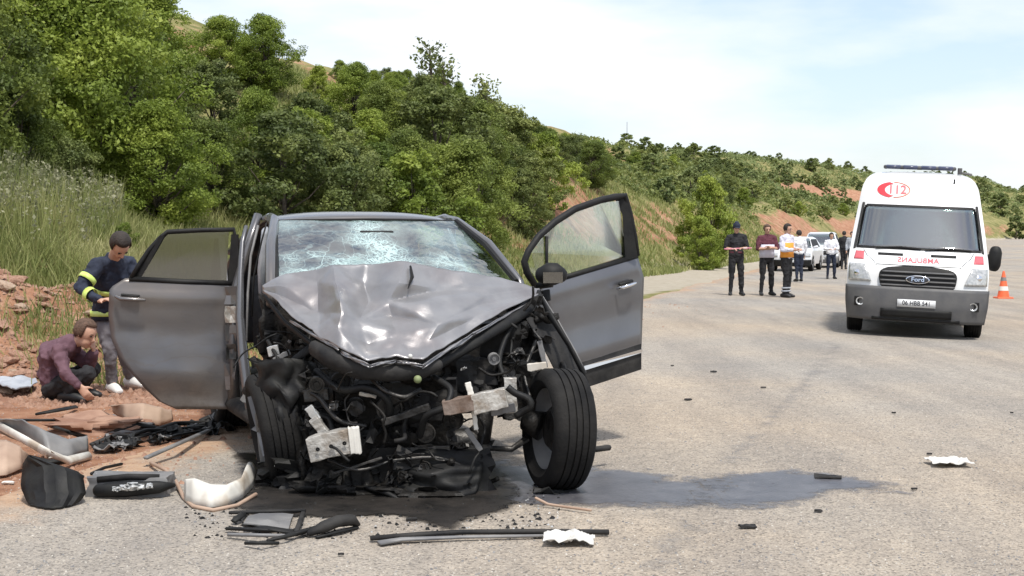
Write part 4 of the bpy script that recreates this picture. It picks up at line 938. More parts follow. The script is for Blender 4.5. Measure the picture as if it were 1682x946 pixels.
mb = MB(); mb.tube([W(884,470,8.98), W(905,466,8.93)], [(.03,.02),(.035,.025)], 8); mb.build('mirror_foot', M['black'], fd, smooth=True)
mr_ = MB(); mr_.tube([W(890,452,8.90), W(900,450,8.86), W(914,450,8.86), W(922,452,8.9)], [(.055,.05),(.075,.065),(.072,.06),(.05,.045)], 12, side=UP, rounded=True); mo = mr_.build('door_mirror', M['black'], fd, smooth=True)
mb = MB(); mb.box(W(908,456,8.80), (.13,.012,.07), Matrix.Rotation(R(12), 3, 'Z')); mb.build('mirror_glass', M['tintglass'], mo)
mb = MB(); mb.tube([W(896,477,8.9), W(900,494,8.88)], [(.03,.02),(.02,.015)], 8); mb.build('mirror_stub', M['black'], fd)
# --- wheels
def wheel(parent, c, axis, r, wd, name='wheel', steer=1, rimmat='greypl', n=56):
    """axis points to the outer face"""
    root = bpy.data.objects.new(name, None); COL.objects.link(root); root.parent = parent; root.location = c
    h = wd/2; pr = [(-h*.55, r*.66), (-h*.80, r*.69), (-h*1.02, r*.80), (-h*1.0, r*.90), (-h*.88, r*.965)]
    g = [(-.74,1),(-.50,1),(-.49,.968),(-.43,.968),(-.42,1),(-.14,1),(-.13,.968),(-.06,.968),(-.05,1),(.16,1),(.17,.968),(.24,.968),(.25,1),(.48,1),(.49,.968),(.55,.968),(.56,1),(.74,1)]
    pr += [(h*a, r*b*(1-.012*abs(a)**3)) for a, b in g]; pr += [(h*.88, r*.965), (h*1.0, r*.90), (h*1.02, r*.80), (h*.80, r*.69), (h*.55, r*.66)]
    MB().lathe(pr, (0,0,0), axis, n).build('tyre', M['rubber'], root, smooth=True, autos=35)
    m = MB(); m.lathe([(-h*.7, r*.67), (-h*.2, r*.60), (h*.5, r*.61), (h*.75, r*.68)], (0,0,0), axis, 40); a, b = frame_of(axis); ax = Vector(axis).normalized()
    for k in range(5):
        t = k*2*math.pi/5; d = a*math.cos(t)+b*math.sin(t); m.tube([ax*h*.45+d*.05*r, ax*h*.62+d*.35*r, ax*h*.60+d*.64*r], [(.06,.02),(.045,.018),(.05,.015)], 6, side=ax)
    m.lathe([(h*.35, .001), (h*.72, .001), (h*.70, r*.14), (h*.45, r*.2), (h*.30, r*.2)], (0,0,0), axis, 20)
    m.build('rim', M[rimmat], root, smooth=True, autos=40)
    m = MB(); m.lathe([(-h*.5, .002), (-h*.5, r*.30), (-h*.05, r*.45), (0, r*.45), (.002, .002)], (0,0,0), axis, 24); m.build('brake_disc', M['engine2'], root, smooth=True, autos=30)
    return root
axR = Vector((math.cos(R(17)), math.sin(R(17)), -.05)).normalized()
wheel(car, W(917, 704, 7.92), axR, .352, .245)
axLw = Vector((-.93, -.30, -.17)).normalized()
wheel(car, Vector(W(452, 703, 8.16)), axLw, .345, .235)
for sg in (-1, 1): wheel(car, L(-2.15, .78*sg, .345), CL*sg, .345, .225, n=32)
# --- arch edge and liner strips by the front wheel
mb = MB(); mb.tube([W(884,482,8.55), W(905,520,8.3), W(934,566,8.2), (W(958,614,8.2)), W(972,650,8.25), W(977,690,8.3)], [(.014,.03),(.014,.03),(.012,.028),(.011,.025),(.009,.02),(.004,.01)], 6); mb.build('wing_edge', M['black'], car, smooth=True)
mb = MB(); mb.tube([W(890,486,8.60), W(918,530,8.42), W(945,578,8.34), W(962,612,8.34)], [(.006,.012)]*4, 6); mb.build('wing_edge', M['greypl'], car, smooth=True)
rows = [[W(x+o_, y+abs(o_)*.2, d+o_*.004) + crumple(W(x, y, d), .012, 8, 5)*UP for o_ in (-34,-22,-8,4)] for x, y, d in ((884,492,8.6),(898,520,8.45),(915,548,8.4),(933,580,8.38),(948,610,8.4),(958,640,8.42))]
MB().grid(rows).build('wheel_arch_liner', M['blackdust'], car, smooth=True, solid=.006)
# crushed wing remains
def shard(name, mat, c, size, rot, parent, seed, fold=.25, n=5, solid=.004, smooth=False):
    r = random.Random(seed); rows = []; off = Vector((seed*1.3, seed*.7, seed*2.1)); e = [r.uniform(.7,1.0) for _ in range(4)]
    for i in range(n):
        row = []
        for j in range(n):
            u_, v = i/(n-1)-.5, j/(n-1)-.5; p = Vector((u_*size[0]*lerp(e[0], e[1], v+.5), v*size[1]*lerp(e[2], e[3], u_+.5), 0))
            p.z = fold*min(size[0], size[1])*2*mnoise.noise(Vector((u_*2.6, v*2.6, 0))+off); row.append(Vector(c)+rot @ p)
        rows.append(row)
    return MB().grid(rows).build(name, mat, parent, smooth=smooth, solid=solid)
def rrot(r): return Quaternion((r.gauss(0,1), r.gauss(0,1), r.gauss(0,1), r.gauss(0,1))).normalized().to_matrix()
FACE = Matrix(((1,0,0),(0,0,-1),(0,1,0)))      # sheet standing up, facing the viewer
EN, EN2, BL, BD = M['engine'], M['engine2'], M['black'], M['blackdust']
mb = MB(); mb.tube([W(516,572,7.75), W(545,590,7.62), W(590,607,7.58), (W(640,612,7.6)), W(690,609,7.64), W(720,600,7.7)], [(.035,.05),(.05,.06),(.05,.06),(.05,.055),(.05,.05),(.03,.04)], 10, rounded=True); mb.build('radiator_support', BD, car, smooth=True)
mb = MB(); mb.tube([W(700,606,7.72), W(770,566,7.95), W(840,524,8.25), W(885,494,8.5)], [(.05,.035)]*4, 8, rounded=True); mb.build('radiator_support', BL, car, smooth=True)
mb = MB(); mb.tube([W(402,642,8.35), W(440,618,8.2), W(475,598,8.1), W(512,570,7.95)], [(.018,.03)]*4, 8); mb.build('wing_rail', BD, car, smooth=True)
mb = MB(); mb.tube([W(436,488,8.3), W(468,530,8.1), W(512,565,7.85), W(528,580,7.8)], [(.012,.02)]*4, 8); mb.build('bonnet_rail', BL, car, smooth=True)
# engine, gearbox and heavy lumps
def lump(name, mat, px, py, D, size, seed, rot=None, parent=car, amp=.18):
    bm = bmesh.new(); bmesh.ops.create_cube(bm, size=1); bmesh.ops.subdivide_edges(bm, edges=bm.edges, cuts=9, use_grid_fill=True); off = Vector((seed*2.3, seed*.4, seed))
    for v in bm.verts:
        q = v.co.copy(); k = 1+amp*2*mnoise.noise(q*3.2+off)+amp*(1-2*abs(mnoise.noise(q*6+off)))*.9+amp*mnoise.noise(q*13+off)*.5; v.co = Vector((q.x*size[0]*k, q.y*size[1]*k, q.z*size[2]*k))
        if rot is not None: v.co = rot @ v.co
    for f_ in bm.faces: f_.smooth = True
    me = bpy.data.meshes.new(name); bm.to_mesh(me); bm.free(); me.materials.append(mat); me.set_sharp_from_angle(angle=R(32)); o = bpy.data.objects.new(name, me); COL.objects.link(o); o.parent = parent; o.location = W(px, py, D)
    return o
eng = lump('engine_block', EN, 640, 690, 8.15, (.62,.5,.42), 3)
lump('gearbox', EN2, 545, 665, 8.12, (.28,.3,.26), 5)
lump('battery', BL, 822, 560, 8.35, (.24,.2,.22), 6, amp=.05)
lump('air_box', BD, 770, 615, 8.2, (.28,.25,.18), 7)
lump('wing_inner', EN, 852, 640, 8.2, (.20,.25,.28), 28)
lump('bulkhead_lump', EN, 860, 545, 8.5, (.18,.2,.35), 8)
lump('strut_tower', EN, 470, 545, 8.6, (.24,.25,.36), 9)
lump('subframe', EN, 600, 770, 8.2, (.95,.35,.10), 12, amp=.12)
mb = MB(); mb.tube([W(622,742,7.98), W(700,730,7.96), W(776,722,7.98)], [.075,.085,.07], 14, rounded=True); mb.build('exhaust_box', EN2, car, smooth=True)
lump('undertray', EN, 590, 740, 7.98, (.5,.3,.3), 15, amp=.25)
lump('undertray', BL, 520, 775, 8.0, (.34,.3,.16), 17, amp=.25)
lump('undertray', BL, 712, 778, 7.95, (.56,.3,.30), 14, amp=.16)
lump('undertray', EN, 690, 815, 7.75, (.40,.25,.13), 24, amp=.3)
lump('undertray', EN, 560, 805, 7.85, (.40,.3,.10), 25, amp=.3)
# torn undertray hanging in folds down to the road
rows = []
for i in range(22):
    v = i/21; row = []
    for j in range(34):
        u_ = j/33; x = lerp(lerp(630, 655, v), lerp(792, 800-22*v, v), u_); y = lerp(738, 838-26*abs(u_-.45)**1.5*2, v)
        fold = .030*mnoise.noise(Vector((u_*3, v*4, 3)))*2+.012*math.sin(v*24+u_*3); row.append(W(x, y+6*mnoise.noise(Vector((u_*5, 2, v)))*v, 7.86-.16*math.sin(v*1.7)-.10*math.sin(u_*3.14)+fold))
    rows.append(row)
MB().grid(rows).build('undertray', BL, car, smooth=True, solid=.006)
rows = [[W(lerp(lerp(418, 432, i/12), lerp(520, 505, i/12), j/14)+6*math.sin(i*1.1), lerp(598-10*math.sin(j*.22), 700+22*math.sin(j*.9+1), i/12), 7.98-.10*math.sin(j/14*3.14)-.03*i/12+.03*mnoise.noise(Vector((j*.4, i*.4, 1)))*2) for j in range(15)] for i in range(13)]
MB().grid(rows).build('wheel_arch_liner', BL, car, smooth=True, solid=.006)
rows = [[W(lerp(490, 548, j/8)+5*math.sin(i*.8), lerp(700, 800+14*math.sin(j*1.4), i/12), 7.86+.04*math.sin(j*1.1+i*.5)) for j in range(9)] for i in range(13)]
MB().grid(rows).build('torn_liner', EN, car, smooth=True, solid=.006)
rows = [[W(lerp(560, 660, j/14), lerp(770, 824-10*math.sin(j*.7), i/8), 7.84-.05*math.sin(j*1.3)-.10*i/8+.02*math.sin(j*3.1+i)) for j in range(15)] for i in range(9)]
MB().grid(rows).build('undertray', EN, car, smooth=True, solid=.006)
def disc(name, mat, px, py, D, r, th=.03, ax=None):
    MB().lathe([(0,.001),(0,r*.35),(.3*th,r*.4),(.3*th,r*.82),(-.1*th,r*.86),(-.1*th,r),(th,r),(th,r*.9),(th*1.5,.001)], W(px, py, D), ax or (-CF+Vector((.1,0,.15))), 24).build(name, mat, car, smooth=True, autos=35)
disc('pulley', EN2, 640, 672, 7.70, .075); disc('pulley', EN, 585, 668, 7.72, .05); disc('pulley', EN2, 700, 712, 7.72, .055); disc('fan_hub', BL, 560, 628, 7.72, .06); disc('horn', EN2, 520, 632, 7.72, .045); disc('pulley', EN, 745, 690, 7.74, .06)
disc('washer_cap', M['greypl'], 812, 590, 8.0, .035); disc('strut_mount', EN2, 866, 528, 8.35, .06)
def crv(pts, n=5):
    q = [Vector(a) for a in pts]; q = [q[0]*2-q[1]]+q+[q[-1]*2-q[-2]]; o_ = []
    for i in range(1, len(q)-2):
        for k_ in range(n):
            t = k_/n; a, b, c, d = q[i-1], q[i], q[i+1], q[i+2]; o_.append(.5*((2*b)+(c-a)*t+(2*a-5*b+4*c-d)*t*t+(3*b-a-3*c+d)*t**3))
    return o_+[q[-2]]
for pts_, r_, mt in (([(520,610,7.8),(560,640,7.66),(600,636,7.64),(636,656,7.64),(640,690,7.7)], .022, BL), ([(712,620,7.75),(740,640,7.66),(730,668,7.6),(700,684,7.62),(690,716,7.7)], .020, BL), ([(690,640,7.7),(664,652,7.6),(630,640,7.62),(600,612,7.7)], .012, EN2),
                     ([(846,520,8.3),(820,590,8.05),(836,640,7.95),(812,676,7.9)], .016, BL), ([(470,600,8.1),(490,640,7.9),(520,650,7.75),(556,690,7.7),(600,700,7.7)], .014, EN2), ([(540,756,7.62),(590,772,7.6),(650,756,7.66),(720,752,7.7),(770,770,7.75)], .010, EN2),
                     ([(440,560,8.2),(460,600,8.05),(452,640,8.0),(486,668,7.9)], .012, BL), ([(600,800,7.7),(640,812,7.6),(700,846,7.55),(760,846,7.55)], .014, BL), ([(880,560,8.25),(862,610,8.1),(870,650,8.0)], .012, EN2)):
    MB().tube(crv([W(*a) for a in pts_]), r_, 8, rounded=True).build('hose' if mt is BL else 'pipe', mt, car, smooth=True)
mb = MB(); mb.tube([W(790,735,7.95), W(795,690,8.0), W(800,640,8.1), W(800,600,8.2)], [.05,.055,.06,.07], 10); mb.build('suspension_strut', EN, car, smooth=True)
for k in range(7):
    m = MB(); c = W(842-k*.5, 585+k*14, 8.25-k*.02); m.tube([c+(Vector((math.cos(t), math.sin(t), 0))*.065+UP*.012*t/6.3*2) for t in [q*.785 for q in range(9)]], .011, 6); m.build('spring_coil', EN2 if k % 2 else EN, car, smooth=True)
mb = MB(); mb.tube([W(866,720,8.05), W(840,738,8.0), W(806,736,7.95), W(775,700,7.95)], [.022,.018,.018,.02], 8); mb.build('lower_arm', EN2, car, smooth=True)
mb = MB(); mb.tube([W(862,690,8.05), W(890,700,8.0)], [.06,.09], 12); mb.build('hub', M['engine'], car, smooth=True)
# bright stubs
def slab(name, mat, x0, y0, x1, y1, D, thick, depth, seed, parent=car):
    p0, p1 = W(x0, y0, D), W(x1, y1, D); d = (p1-p0); u_ = d.normalized(); v = Vector((0,-1,0)).cross(u_)*-1; rr = random.Random(seed); mb = MB(); rows = []
    sec = [(-.5,-.5),(.5,-.5),(.5,.5),(-.5,.5)]; n = 7; pts = []; fs = []
    for i in range(n):
        for (a, b) in sec: pts.append(p0+d*(i/(n-1))+v*a*thick*(1+rr.uniform(-.09,.08))+Vector((0,-1,0))*b*depth*(1+rr.uniform(-.1,.1))+v*rr.uniform(-.003,.003))
    for i in range(n-1):
        for k in range(4): fs.append((i*4+k, i*4+(k+1) % 4, i*4+4+(k+1) % 4, i*4+4+k))
    fs += [(3,2,1,0), tuple((n-1)*4+k for k in range(4))]
    return mb.add(pts, fs).build(name, mat, parent, bevel=.004)
slab('bumper_mount', M['alu'], 508, 738, 588, 720, 7.55, .14, .10, 1)
for k_ in range(3): MB().lathe([(0,.001),(0,.011),(.004,.012)], W(522+k_*22, 738-k_*5, 7.486), (0,-1,0), 12).build('bolt', BL, car)
slab('bumper_mount_end', M['whitepl'], 574, 724, 592, 722, 7.50, .15, .03, 2)
slab('crash_beam', M['rust'], 728, 670, 782, 660, 7.62, .085, .08, 3)
slab('crash_beam', M['alu'], 776, 664, 832, 652, 7.62, .11, .08, 4)
slab('crash_beam_bracket', M['alu'], 838, 620, 840, 678, 7.75, .07, .05, 5)
slab('crash_beam_bracket', M['greypl'], 806, 676, 846, 668, 7.7, .05, .05, 6)
slab('wing_bracket', M['whitepl'], 866, 604, 898, 600, 7.95, .045, .03, 7)
slab('wing_bracket', M['greypl'], 886, 560, 896, 604, 8.1, .03, .03, 8)
slab('cross_tube', EN2, 628, 694, 706, 668, 7.66, .04, .04, 9)
slab('headlamp_scrap', M['lamp'], 440, 578, 458, 574, 8.15, .06, .03, 10)
slab('headlamp_scrap', M['greypl'], 450, 592, 476, 578, 8.1, .03, .03, 11)
slab('headlamp_scrap', M['lamp'], 506, 668, 522, 690, 7.72, .05, .03, 12)
slab('alternator_casing', M['alu'], 514, 686, 534, 712, 7.70, .055, .06, 13)
slab('alternator_casing', EN2, 500, 650, 540, 646, 7.8, .07, .06, 14)
slab('bracket', M['whitepl'], 590, 646, 618, 652, 7.72, .018, .02, 15)
slab('bracket', M['whitepl'], 768, 628, 774, 650, 7.66, .035, .02, 16)
slab('bracket', M['whitepl'], 778, 674, 782, 706, 7.66, .025, .02, 17)
slab('bracket', M['greypl'], 766, 704, 790, 740, 7.7, .03, .02, 18)
slab('steering_rack', EN2, 548, 778, 628, 752, 7.6, .016, .016, 19)
slab('steering_rack', EN2, 634, 742, 740, 738, 7.8, .05, .05, 20)
slab('sill_end', M['greypl'], 400, 648, 432, 668, 8.5, .07, .05, 21)
slab('bracket', M['whitepl'], 462, 684, 470, 690, 7.9, .03, .02, 22)
MB().ball(W(686,623,7.56), .023, 10, 7).build('cap', M['greenpl'], car, smooth=True)
MB().ball(W(674,585,7.56), .013, 10, 7).build('cap', M['beigecloth'], car, smooth=True)
rad_ = shard('radiator', BD, W(690,660,7.85), (.55,.30), Matrix.Rotation(.1, 3, 'X') @ FACE, car, 41, .12, 9, .02)
# loose jumble: torn plates, hoses and cables
REG = [(500,900,588,700,7.72,8.3,34),(420,520,500,640,8.05,8.5,14),(490,660,640,760,7.66,8.1,24),(620,800,700,800,7.62,8.1,22),(830,905,500,610,8.1,8.6,14),(520,780,780,830,7.6,8.0,14)]
names_ = ['torn_plate', 'bracket', 'plastic_cover', 'duct']
k = 0
for (x0, x1, y0, y1, d0, d1, n) in REG:
    for i in range(n):
        x, y, d = rc.uniform(x0, x1), rc.uniform(y0, y1), rc.uniform(d0, d1)
        if y < np.interp(x, [430,520,602,692,775,888], [500,585,625,620,575,505]): y = np.interp(x, [430,520,602,692,775,888], [500,585,625,620,575,505])+rc.uniform(0, 30)
        if x > 840 and y > 640: continue
        mt = rc.choices([BL, BD, EN, EN2, M['greypl'], M['alu']], [9, 4, 9, 5, 1.8, .5])[0]; sz = rc.uniform(.04, .16)*(1 if mt not in (M['alu'], M['greypl']) else .4)
        shard(rc.choice(names_), mt, W(x, y, d), (sz, sz*rc.uniform(.4,1)), rrot(rc), car, 500+k, .35, 5, .005); k += 1
for i in range(70):
    reg = REG[rc.choice([0,0,1,2,2,3,3,4])]; x, y, d = rc.uniform(reg[0], reg[1]), rc.uniform(reg[2]+15, reg[3]+10), rc.uniform(reg[4]-.08, reg[5]-.1)
    if x > 850 and y > 620: x -= 60
    y = max(y, np.interp(x, [430,520,602,692,775,888], [505,590,630,625,580,510])); p = W(x, y, d); path = [p]; dr_ = Vector((rc.uniform(-1,1), rc.uniform(-.4,.4), rc.uniform(-.8,.5)))
    for q in range(5): dr_ = (dr_+Vector((rc.gauss(0,.5), rc.gauss(0,.3), rc.gauss(0,.5)))).normalized(); path.append(path[-1]+dr_*rc.uniform(.04,.09))
    rr = rc.choice([.005,.005,.008,.014,.02]); MB().tube(crv(path, 3), rr, 6).build('hose' if rr > .01 else 'cable', rc.choices([BL, EN, BD, EN2], [5,3,3,1.5])[0], car, smooth=True)
# hanging strip under the near wheel and shreds touching the road
shard('torn_liner', BL, W(450,775,7.95), (.22,.16), FACE, car, 77, .4, 6, .006)
shard('torn_liner', BL, W(905,808,7.72), (.26,.10), Matrix.Rotation(.2, 3, 'Y'), car, 79, .3, 6, .006)
# ================================================================== vehicles on the road
def loft_vehicle(parent, zs, f, wd, cr, ylen, arches, name, mat, hole=None, zlow=.3, rear=None, topcap=True, nfx=41, rz=1.0):
    """shell made of plan outlines stacked in z; f(z) front y, wd(z) half width, rear(z) rear y"""
    def fy(x, z):
        w_ = wd(z); t = min(1, abs(x)/w_); return f(z)+cr*t**5+.07*t*t
    xs = [math.sin((k/(nfx-1)*2-1)*math.pi/2) for k in range(nfx)]
    rows = []
    for z in zs:
        w_ = wd(z); row = []; yr = rear(z) if rear else ylen; y1 = fy(w_, z); m = 34
        side = [(w_, lerp(y1+.03, yr, k/m)) for k in range(1, m+1)]
        def zz(y): 
            for (ya, ra) in arches:
                if abs(y-ya) < ra: return max(z, .36+math.sqrt(ra*ra-(y-ya)**2)-.03)
            return z
        for (x, y) in reversed(side): row.append(Vector((-x, y, zz(y))))
        for t in xs: row.append(Vector((t*w_, fy(t*w_, z), z)))
        for (x, y) in side: row.append(Vector((x, y, zz(y))))
        rows.append(row)
    n = len(rows[0]); pts = [p for r in rows for p in r]; fs = []
    for i in range(len(rows)-1):
        for j in range(n-1):
            c = (rows[i][j]+rows[i+1][j+1])/2
            if hole and hole(c): continue
            fs.append((i*n+j, i*n+j+1, (i+1)*n+j+1, (i+1)*n+j))
    fs += [(i*n+n-1, i*n, (i+1)*n, (i+1)*n+n-1) for i in range(len(rows)-1)]
    if topcap:
        c0 = len(pts); pts.append(Vector((0, (rows[-1][n//2].y+ylen)/2, zs[-1]+.01))); fs += [((len(rows)-1)*n+j, (len(rows)-1)*n+(j+1) % n, c0) for j in range(n)]
    o = MB().add(pts, fs).build(name, mat, parent, smooth=True, autos=38); return o, fy
def patch(fy, z0, z1, xl, xr, off, name, mat, parent, nz=8, nx=14, solid=.012, smooth=True):
    rows = []
    for i in range(nz+1):
        z = lerp(z0, z1, i/nz); a, b = xl(z), xr(z); rows.append([Vector((lerp(a, b, j/nx), fy(lerp(a, b, j/nx), z)-off, z)) for j in range(nx+1)])
    return MB().grid(rows).build(name, mat, parent, smooth=smooth, solid=solid)
def surf_text(fy, body, size, x0, z0, off, name, mat, parent, mirror=False, sx=1.0, rot=0):
    vs_, fs = text_mesh(body, size); out_ = []
    for v in vs_:
        x = v.x*sx*(-1 if mirror else 1); z = v.y; x, z = x*math.cos(rot)-z*math.sin(rot), x*math.sin(rot)+z*math.cos(rot)
        out_.append(Vector((x0+x, fy(x0+x, z0+z)-off, z0+z)))
    return MB().add(out_, fs).build(name, mat, parent)
vx = (1503-841)/2236*19.95
van = thing('ambulance', 'white high roofed ambulance facing the viewer with dark bumper and red crescent sign', 'ambulance', (vx, 19.95, road_z(vx, 19.95)-.0))
van.rotation_euler = (0, R(2.7), R(-15.0))
ZF = [.2, .45, .60, .72, .95, 1.06, 1.16, 1.27, 1.96, 2.12, 2.32, 2.43, 2.50, 2.53]; YF = [.06, .02, .03, .05, .09, .15, .30, .50, 1.10, 1.22, 1.40, 1.58, 1.85, 2.3]
WZ = [.2, .5, .9, 1.2, 1.5, 1.96, 2.25, 2.40, 2.49, 2.53]; WV = [.96, 1.0, 1.015, 1.005, .98, .92, .88, .815, .70, .45]
vf = lambda z: float(np.interp(z, ZF, YF)); vw = lambda z: float(np.interp(z, WZ, WV))
def whole(c):
    if not (1.30 < c.z < 1.95): return False
    hw = lerp(.90, .82, (c.z-1.30)/.65); return abs(c.x) < hw and c.y < 1.9
zs = [.35,.5,.62,.72,.80,.88,.95,1.0,1.06,1.11,1.16,1.21,1.25,1.30]+[1.30+.65*k/12 for k in range(1, 13)]+[2.0,2.06,2.12,2.2,2.27,2.32,2.38,2.43,2.47,2.50,2.53]
body, vfy = loft_vehicle(van, zs, vf, vw, .22, 5.6, [(.95,.42),(4.2,.42)], 'body', M['white'], hole=whole)
patch(vfy, .24, .735, lambda z: -vw(z)*1.0, lambda z: vw(z)*1.0, .045, 'bumper', M['darkbumper'], van, 10, 40, .05)
# grille with bars and badge
def rr(zc, hh, hw, p=3.2): return lambda z: hw*(max(0, 1-abs((z-zc)/hh)**p))**(1/p)
gw = rr(.845, .205, .575)
gr = patch(vfy, .642, 1.048, lambda z: -gw(z)*(1-.10*(1.05-z)/.4), lambda z: gw(z)*(1-.10*(1.05-z)/.4), .035, 'grille', M['black'], van, 14, 30, .02)
for zc in (.70, .765, .83, .895, .96):
    h = gw(zc)*.93; patch(vfy, zc-.012, zc+.012, lambda z: -h, lambda z: h, .058, 'grille_bar', M['darkbumper'], gr, 1, 24, .012)
bw = rr(.86, .062, .17, 2); patch(vfy, .799, .921, lambda z: -bw(z)-.0, lambda z: bw(z), .078, 'badge', M['chrome'], gr, 8, 10, .006)
bw2 = rr(.86, .052, .155, 2); patch(vfy, .809, .911, lambda z: -bw2(z), lambda z: bw2(z), .088, 'badge_field', M['ink'], gr, 8, 10, .004)
surf_text(vfy, 'Ford', .085, 0, .86, .097, 'badge_lettering', M['chrome'], gr, sx=1.15)
patch(vfy, .30, .42, lambda z: -.50, lambda z: .50, .075, 'air_intake', M['black'], van, 3, 16, .03)
patch(vfy, .245, .29, lambda z: -.62, lambda z: .62, .070, 'air_intake', M['black'], van, 2, 16, .02)
pl = patch(vfy, .455, .565, lambda z: -.27, lambda z: .27, .085, 'licence_plate', M['plate'], van, 1, 6, .01)
surf_text(vfy, '06 HBB 541', .095, 0, .512, .094, 'plate_lettering', M['ink'], pl, sx=.86)
for s in (-1, 1):
    hl_ = patch(vfy, .80, 1.05, lambda z: min(s*(.66+.10*(z-.80)/.25), s*.985), lambda z: max(s*(.66+.10*(z-.80)/.25), s*.985), .020, 'headlight', M['lamp'], van, 8, 10, .02)
    e = MB(); xx = .84*s; e.lathe([(0,.001),(.02,.05),(.05,.07)], (xx, vfy(xx, .90)-.034, .91), (0,1,0), 16); e.build('headlamp_bulb', M['chrome'], hl_, smooth=True)
    fgx = s*.80; e = MB(); e.lathe([(-.03,.06),(-.03,.045),(0,.04),(.0,.001)], (fgx, vfy(fgx,.5)-.062, .50), (0,1,0), 18); e.build('fog_lamp', M['lamp'], van, smooth=True)
    e = MB(); e.box((fgx, vfy(fgx,.5)-.055, .50), (.17,.02,.14)); e.build('fog_lamp_bezel', M['black'], van, bevel=.02)
    patch(vfy, 1.12, 1.235, lambda z: s*.86-(.07-.2*(z-1.12))*1.0, lambda z: s*.86+.075, .010, 'red_marker', M['pink'], van, 4, 5, .008)
    pz = MB(); pz.tube([(s*.93, vfy(s*.93, 1.27)-.01, 1.27), (s*.84, vfy(s*.84, 1.98)-.01, 1.98)], [(.022,.02)]*2, 6); pz.build('pillar_trim', M['black'], van)
    # wipers
    wb = MB(); x0 = -.62 if s < 0 else .10; wb.tube([(x0, vfy(x0, 1.30)-.05, 1.30), (x0+.35, vfy(x0+.35, 1.33)-.05, 1.325), (x0+.66, vfy(x0+.66, 1.31)-.05, 1.31)], .013, 6); wb.build('wiper', M['black'], van)
    sv = patch(vfy, 1.195, 1.225, lambda z: s*.38-.20, lambda z: s*.38+.16, .012, 'cowl_vent', M['black'], van, 1, 8, .01)
    fwh = wheel(van, Vector((s*.87, .97, .35)), (s, 0, 0), .36, .23, n=36); wheel(van, Vector((s*.87, 4.2, .35)), (s, 0, 0), .36, .23, n=28)
    MB().box((s*.80, .97, .60), (.30,.8,.5)).build('wheel_well', M['black'], van)
    # side glass
    sw = MB(); sw.grid([[Vector((s*(vw(z)+.006), y, z)) for y in (1.55+.55*(z-1.3), 1.9, 2.4)] for z in (1.32, 1.5, 1.7, 1.9)]); sw.build('side_window', M['vanglass'], van, solid=.006)
    st_ = MB(); st_.grid([[Vector((s*(vw(z)+.005), y, z)) for y in (2.6, 3.4, 4.4, 5.4)] for z in (1.0, 1.12, 1.22)]); st_.build('side_stripe', M['red'], van, solid=.004)
MB().box((0, 1.2, .45), (1.5,1.9,.35)).build('underbody', M['black'], van)
MB().box((0, 3.6, .33), (1.7,3.2,.25)).build('underbody', M['black'], van)
ww = lambda z: lerp(.905, .825, (z-1.29)/.67)*(1-.04*max(0, (z-1.88)/.08)**2)
patch(vfy, 1.29, 1.96, lambda z: -ww(z), lambda z: ww(z), .012, 'windscreen', M['vanglass'], van, 12, 26, .006)
fp = MB(); fp.grid([[Vector((x, vfy(x, z)-.016, z)) for x in [lerp(-ww(z), ww(z), k/20) for k in range(21)]] for z in (1.285, 1.32)]); fp.grid([[Vector((x, vfy(x, z)-.016, z)) for x in [lerp(-ww(z)*1.0, ww(z), k/20) for k in range(21)]] for z in (1.93, 1.965)]); fp.build('windscreen_band', M['black'], van, solid=.004)
it = MB(); it.tube([(-.85,1.15,1.18),(.85,1.15,1.18)], [(.25,.14)]*2, 10); it.build('dashboard', M['darkbumper'], van)
MB().box((0, 2.55, 1.4), (1.8,.04,1.3)).build('cab_bulkhead', M['greypl'], van)
for s in (-.48, .42):
    q = MB(); q.tube([(s,1.9,.8),(s,2.05,1.45)], [(.24,.08),(.20,.06)], 10, side=(1,0,0), rounded=True); sq = q.build('seat', M['seat'], van, smooth=True); q = MB(); q.tube([(s,2.06,1.52),(s,2.08,1.68)], [(.12,.05)]*2, 8, side=(1,0,0), rounded=True); q.build('headrest', M['seat'], sq, smooth=True)
MB().box((0, vfy(0,1.86)+.10, 1.86), (.26,.03,.08)).build('mirror', M['black'], van, bevel=.01)
q = MB(); q.grid([[Vector((x, vfy(x, z)+.06, z)) for x in (-.72,-.60,-.52)] for z in (1.34,1.55,1.85)]); q.build('paper_card', M['cream'], van, solid=.003)
for s in (-1, 1):
    gp = MB(); gp.tube([(s*x_, vfy(s*x_, z_)-.002, z_) for x_, z_ in ((.60,1.045),(.64,1.10),(.74,1.18),(.80,1.27))], .005, 5); gp.build('bonnet_gap', M['black'], van)
gp = MB(); gp.tube([(x_, vfy(x_, 1.058)-.002, 1.058) for x_ in [-.6+.1*k for k in range(13)]], .005, 5); gp.build('bonnet_gap', M['black'], van)
# mirror on its arm
q = MB(); q.tube([(.97,1.25,1.24),(1.03,1.18,1.22),(1.08,1.15,1.24)], [(.05,.04)]*3, 8); q.build('mirror_arm', M['black'], van, smooth=True)
q = MB(); q.tube([(1.13,1.14,1.06),(1.135,1.13,1.11),(1.145,1.13,1.30),(1.145,1.14,1.35)], [(.08,.06),(.095,.075),(.095,.075),(.08,.06)], 12, side=(1,0,0), rounded=True); dm = q.build('door_mirror', M['black'], van, smooth=True)
